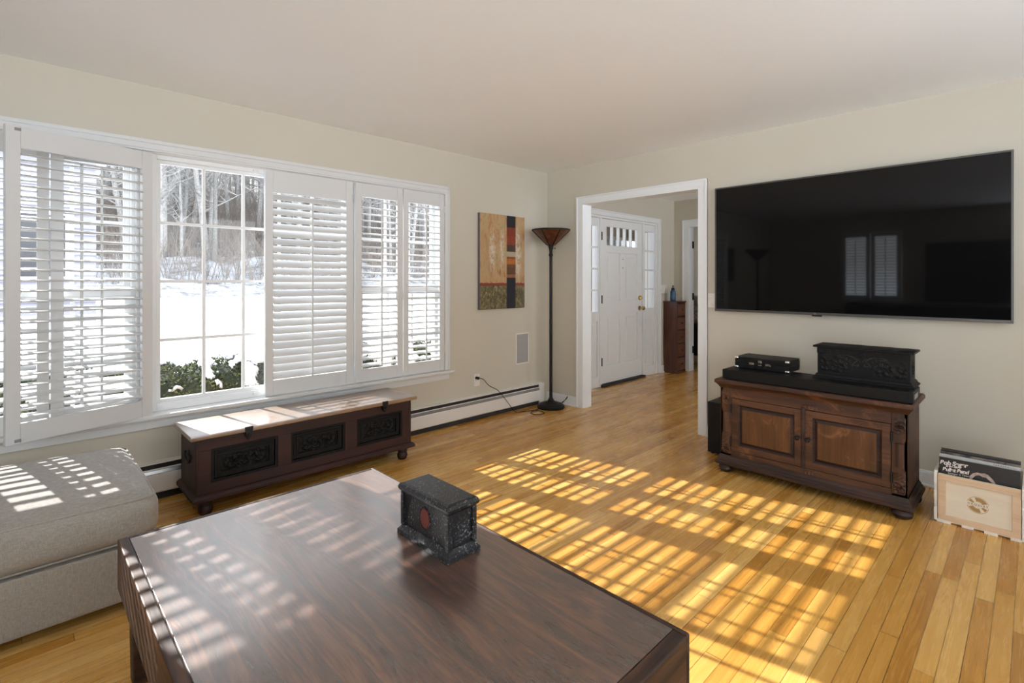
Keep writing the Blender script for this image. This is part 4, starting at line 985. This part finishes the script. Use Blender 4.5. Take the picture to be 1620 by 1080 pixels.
# snow behind the house on the daylight side
# ploughed banks
def dirty():
    t = NT('ploughed_dirty_snow'); n = t.noise(t.mapping((1, 1, 2.5)), 1.5, 8, .75)
    t.bump(n, .8, .2); return t.fin(t.ramp(n, [(.40, (.09, .08, .075)), (.47, (.22, .22, .225)), (.56, (.32, .33, .35))]), .8)
M['dirty_snow'] = dirty()
def bank(x0, x1, yc, h0, seed, label):
    vs, fs = [], []; nx, ny = 80, 14
    for j in range(ny + 1):
        for i in range(nx + 1):
            x = x0 + (x1 - x0) * i / nx; y = yc - 2.2 + 4.4 * j / ny; s_ = math.sin(PI * j / ny) * min(1, 6 * min(i, nx - i) / nx)
            k = .55 + .75 * noise.noise(Vector((x * .45 + seed, y * .3, seed))) + .25 * noise.noise(Vector((x * 1.7, y * 1.7, seed)))
            vs.append((x, y, hgt(x, y) - .08 + s_ * max(.1, k) * h0))
    for j in range(ny):
        for i in range(nx): a = j * (nx + 1) + i; fs.append((a, a + 1, a + nx + 2, a + nx + 1))
    tag(B().add(vs, fs).build('snow_bank', M['dirty_snow'], smooth=True), label, 'snow bank')
bank(-8, 36, 23.4, .8, 2.3, 'ploughed snow bank in front of the woods, nearer of the two')
bank(-8, 36, 27.9, .95, 7.9, 'higher rear snow bank at the foot of the woods')
# brush
M['twig'] = plain('grey_brown_twigs', (.13, .108, .09), .8, 0, 20, .3)
M['bark'] = plain('pale_grey_bark', (.24, .232, .22), .85, 0, 14, .35)
M['barkd'] = plain('dark_grey_bark', (.13, .125, .115), .85, 0, 14, .35)
b = B(); rnd = random.Random(3)
for i in range(4200):
    y = rnd.uniform(29.0, 46) if i % 12 else rnd.uniform(24.5, 28); x = rnd.uniform(.0, .8) * y + rnd.uniform(-2, 2); z = hgt(x, y) - .05 + (.5 if y < 29 else 0) * rnd.random()
    for k in range(3):
        a = rnd.uniform(0, 2 * PI); le = rnd.uniform(.7, 2.3); dx, dy = math.cos(a) * le * .4, math.sin(a) * le * .4
        b.tube([(x, y, z), (x + dx * .4, y + dy * .4, z + le * .55), (x + dx * 1.1, y + dy, z + le)], [.012, .009, .003], 3)
tag(b.build('brushwood', M['twig']), 'tangled bare brushwood at the edge of the woods', 'brush', kind='stuff')
# trees
def tree_mesh(seed, h, mat):
    r = random.Random(seed); b = B(); pts = [Vector((0, 0, -.4))]; d = Vector((r.uniform(-.05, .05), r.uniform(-.05, .05), 1))
    for i in range(9): pts.append(pts[-1] + d * h / 9); d += Vector((r.uniform(-.06, .06), r.uniform(-.06, .06), 0)); d.normalize()
    R = [h * .0125 * (1 - i / 10.5) for i in range(10)]; b.tube(pts, R, 8)
    for i in range(2, 9):
        for k in range(4):
            a = r.uniform(0, 2 * PI); le = h * r.uniform(.12, .26) * (1.15 - i / 12); p = pts[i] + (pts[i + 1] - pts[i]) * r.random() if i < 9 else pts[i]
            q = [p]; dd = Vector((math.cos(a), math.sin(a), r.uniform(.3, .9))).normalized()
            for s_ in range(4): q.append(q[-1] + dd * le / 4); dd += Vector((r.uniform(-.25, .25), r.uniform(-.25, .25), r.uniform(-.05, .25))); dd.normalize()
            rr = R[i] * .4; b.tube(q, [rr, rr * .75, rr * .5, rr * .35, rr * .15], 5)
            for s_ in range(1, 5):
                for _ in range(3):
                    e_ = Vector((r.uniform(-1, 1), r.uniform(-1, 1), r.uniform(-.1, 1))).normalized() * le * .35
                    b.tube([q[s_], q[s_] + e_ * .5, q[s_] + e_ + Vector((0, 0, .05))], [rr * .28, rr * .2, rr * .08], 3)
    me = b.build('bare_tree', mat); return me
protos = [tree_mesh(s_, 12, M['bark'] if s_ % 3 else M['barkd']) for s_ in range(6)]
used = set(); rnd = random.Random(11); n_t = 0
where = ['nearest to the house', 'in the front row of the woods', 'in the middle of the woods', 'far back in the woods']
for i in range(190):
    y = 28.5 + 27 * (i / 190) + rnd.uniform(-1, 1); x = rnd.uniform(.02, .8) * y; k = rnd.randrange(6)
    if k in used: o = protos[k].copy(); COL.objects.link(o)
    else: o = protos[k]; used.add(k)
    s_ = rnd.uniform(.65, 1.1); o.location = (x, y, hgt(x, y)); o.rotation_euler = (0, 0, rnd.uniform(0, 6.28)); o.scale = (s_ * rnd.uniform(.8, 1.3),) * 2 + (s_,)
    tag(o, 'bare grey winter tree among many in the woods beyond the snowy yard', 'tree', 'bare trees in the woods')
for k in range(6):
    if k not in used: bpy.data.objects.remove(protos[k])
# hedge under the window
t = thing('hedge', 'dark green clipped hedge with snow on top just outside the bare window', 'hedge', (2.0, 5.2, -.45))
t.location.z = hgt(2.0, 5.2)
hb = t.location.z
def hedge_p(u, v):  # u along x, v around the arch
    x = -3.2 + 6.4 * u; n_ = noise.noise(Vector((x * 1.6, v * 2, 1))) * .10 + noise.noise(Vector((x * 5, v * 6, 2))) * .05
    R = .56 + n_; a = PI * v; return Vector((x, -math.cos(a) * (R + .06), math.sin(a) ** .6 * (.98 + n_ * 1.2)))
vs, fs = [], []; nu, nv = 90, 22
for i in range(nu + 1):
    for j in range(nv + 1): p = hedge_p(i / nu, j / nv); p *= 1; vs.append((p.x, p.y * .93, p.z * .95))
for i in range(nu):
    for j in range(nv): a = i * (nv + 1) + j; fs.append((a, a + nv + 1, a + nv + 2, a + 1))
B().add(vs, fs).build('core', plain('hedge_shade', (.02, .025, .012), .9), t)
b = B(); rnd = random.Random(5); sb = B()
for i in range(34000):
    u, v = rnd.random(), rnd.uniform(.0, .8); p = hedge_p(u, v) + Vector((rnd.gauss(0, .012), rnd.gauss(0, .02), rnd.gauss(0, .015)))
    s_ = rnd.uniform(.009, .019); ax = Vector((rnd.gauss(0, 1), rnd.gauss(0, 1), rnd.gauss(0, 1))).normalized(); bx_ = ax.orthogonal().normalized(); b.k = 0 if rnd.random() < .75 else 1
    b.add([p - ax * s_, p + bx_ * s_ * .55, p + ax * s_, p - bx_ * s_ * .55], [(0, 1, 2, 3)])
b.build('leaves', None, t, mats=[plain('hedge_leaf', (.024, .034, .008), .75, 0, 9, .4, spec=.2), plain('hedge_leaf_tip', (.11, .115, .035), .7, 0, 9, .3, spec=.2)])['kind'] = 'stuff'
vs, fs = [], []; nu, nv = 420, 80; ok = {}
for i in range(nu + 1):
    for j in range(nv + 1):
        v = .26 + .48 * j / nv; p = hedge_p(i / nu, v); m_ = noise.noise(Vector((p.x * 1.5, p.y * 2.6, 9))) * 1.0 + .75 * noise.noise(Vector((p.x * 7, p.y * 7, 4))) + .35 * noise.noise(Vector((p.x * 19, p.y * 19, 4))) - .02
        ok[(i, j)] = m_ > .06; vs.append((p.x, p.y, p.z + .008 + max(0, m_ - .06) * .13))
for i in range(nu):
    for j in range(nv):
        a = i * (nv + 1) + j
        if ok[(i, j)] and ok[(i + 1, j)] and ok[(i, j + 1)] and ok[(i + 1, j + 1)]: fs.append((a, a + nv + 1, a + nv + 2, a + 1))
o = B().add(vs, fs).build('snow_cap', M['snow'], t, smooth=True); so = o.modifiers.new('solid', 'SOLIDIFY'); so.thickness = -.02
# neighbouring house beyond the folded shutter
t = thing('neighbour_house', 'pale lavender clapboard house wing outside, glimpsed through the folded shutter', 'house', (-3.2, 16, .0))
t.location.z = hgt(-3.2, 16) - .3
sid = plain('lavender_clapboard', (.20, .195, .225), .7)
b = B().box(-5, 4.6, 0, 4.4, 0, 4.3)
for k in range(24): b.prism([(-.035, .3 + k * .16), (0, .3 + k * .16), (0, .46 + k * .16)], -5, 4.6, 'yz')
b.build('wall', sid, t); B().prism([(-5.3, 4.3), (4.9, 4.3), (-.2, 6.2)], -.3, 4.7, 'xz').build('roof', M['snow'], t)
for wx in (1.2, 3.2):
    f2 = B().box(wx, wx + .9, -.06, 0, 1.3, 2.9).build('window', M['ext'], t); B().box(wx + .07, wx + .83, -.07, -.05, 1.38, 2.82).build('pane', plain('dark_pane', (.03, .03, .035), .3), f2)
# snowy porch floor outside the front door
pg = plain('weathered_porch_paint', (.50, .51, .51), .7)
struct(B().box(4.3, 9.5, 3.86, 6.2, -.12, -.02).build('porch', pg), 'grey porch slab outside the front door', 'porch')
struct(B().box(4.2, 9.7, 3.86, 6.3, 2.56, 2.66).build('added_shade_roof', pg), 'added roof outside the front door, keeping sun out of the hall', 'roof')  # added to shade the front door and hall
b = B().box(4.3, 9.5, 6.1, 6.14, -.02, 2.56)
for k in range(26): b.box(4.3 + k * .2, 4.36 + k * .2, 6.06, 6.1, -.02, 2.56)
struct(b.build('added_shade_screen', pg), 'added boarded screen dimming what shows through the door glass', 'wall')  # added outside to dim the door glass and block sun from the hall
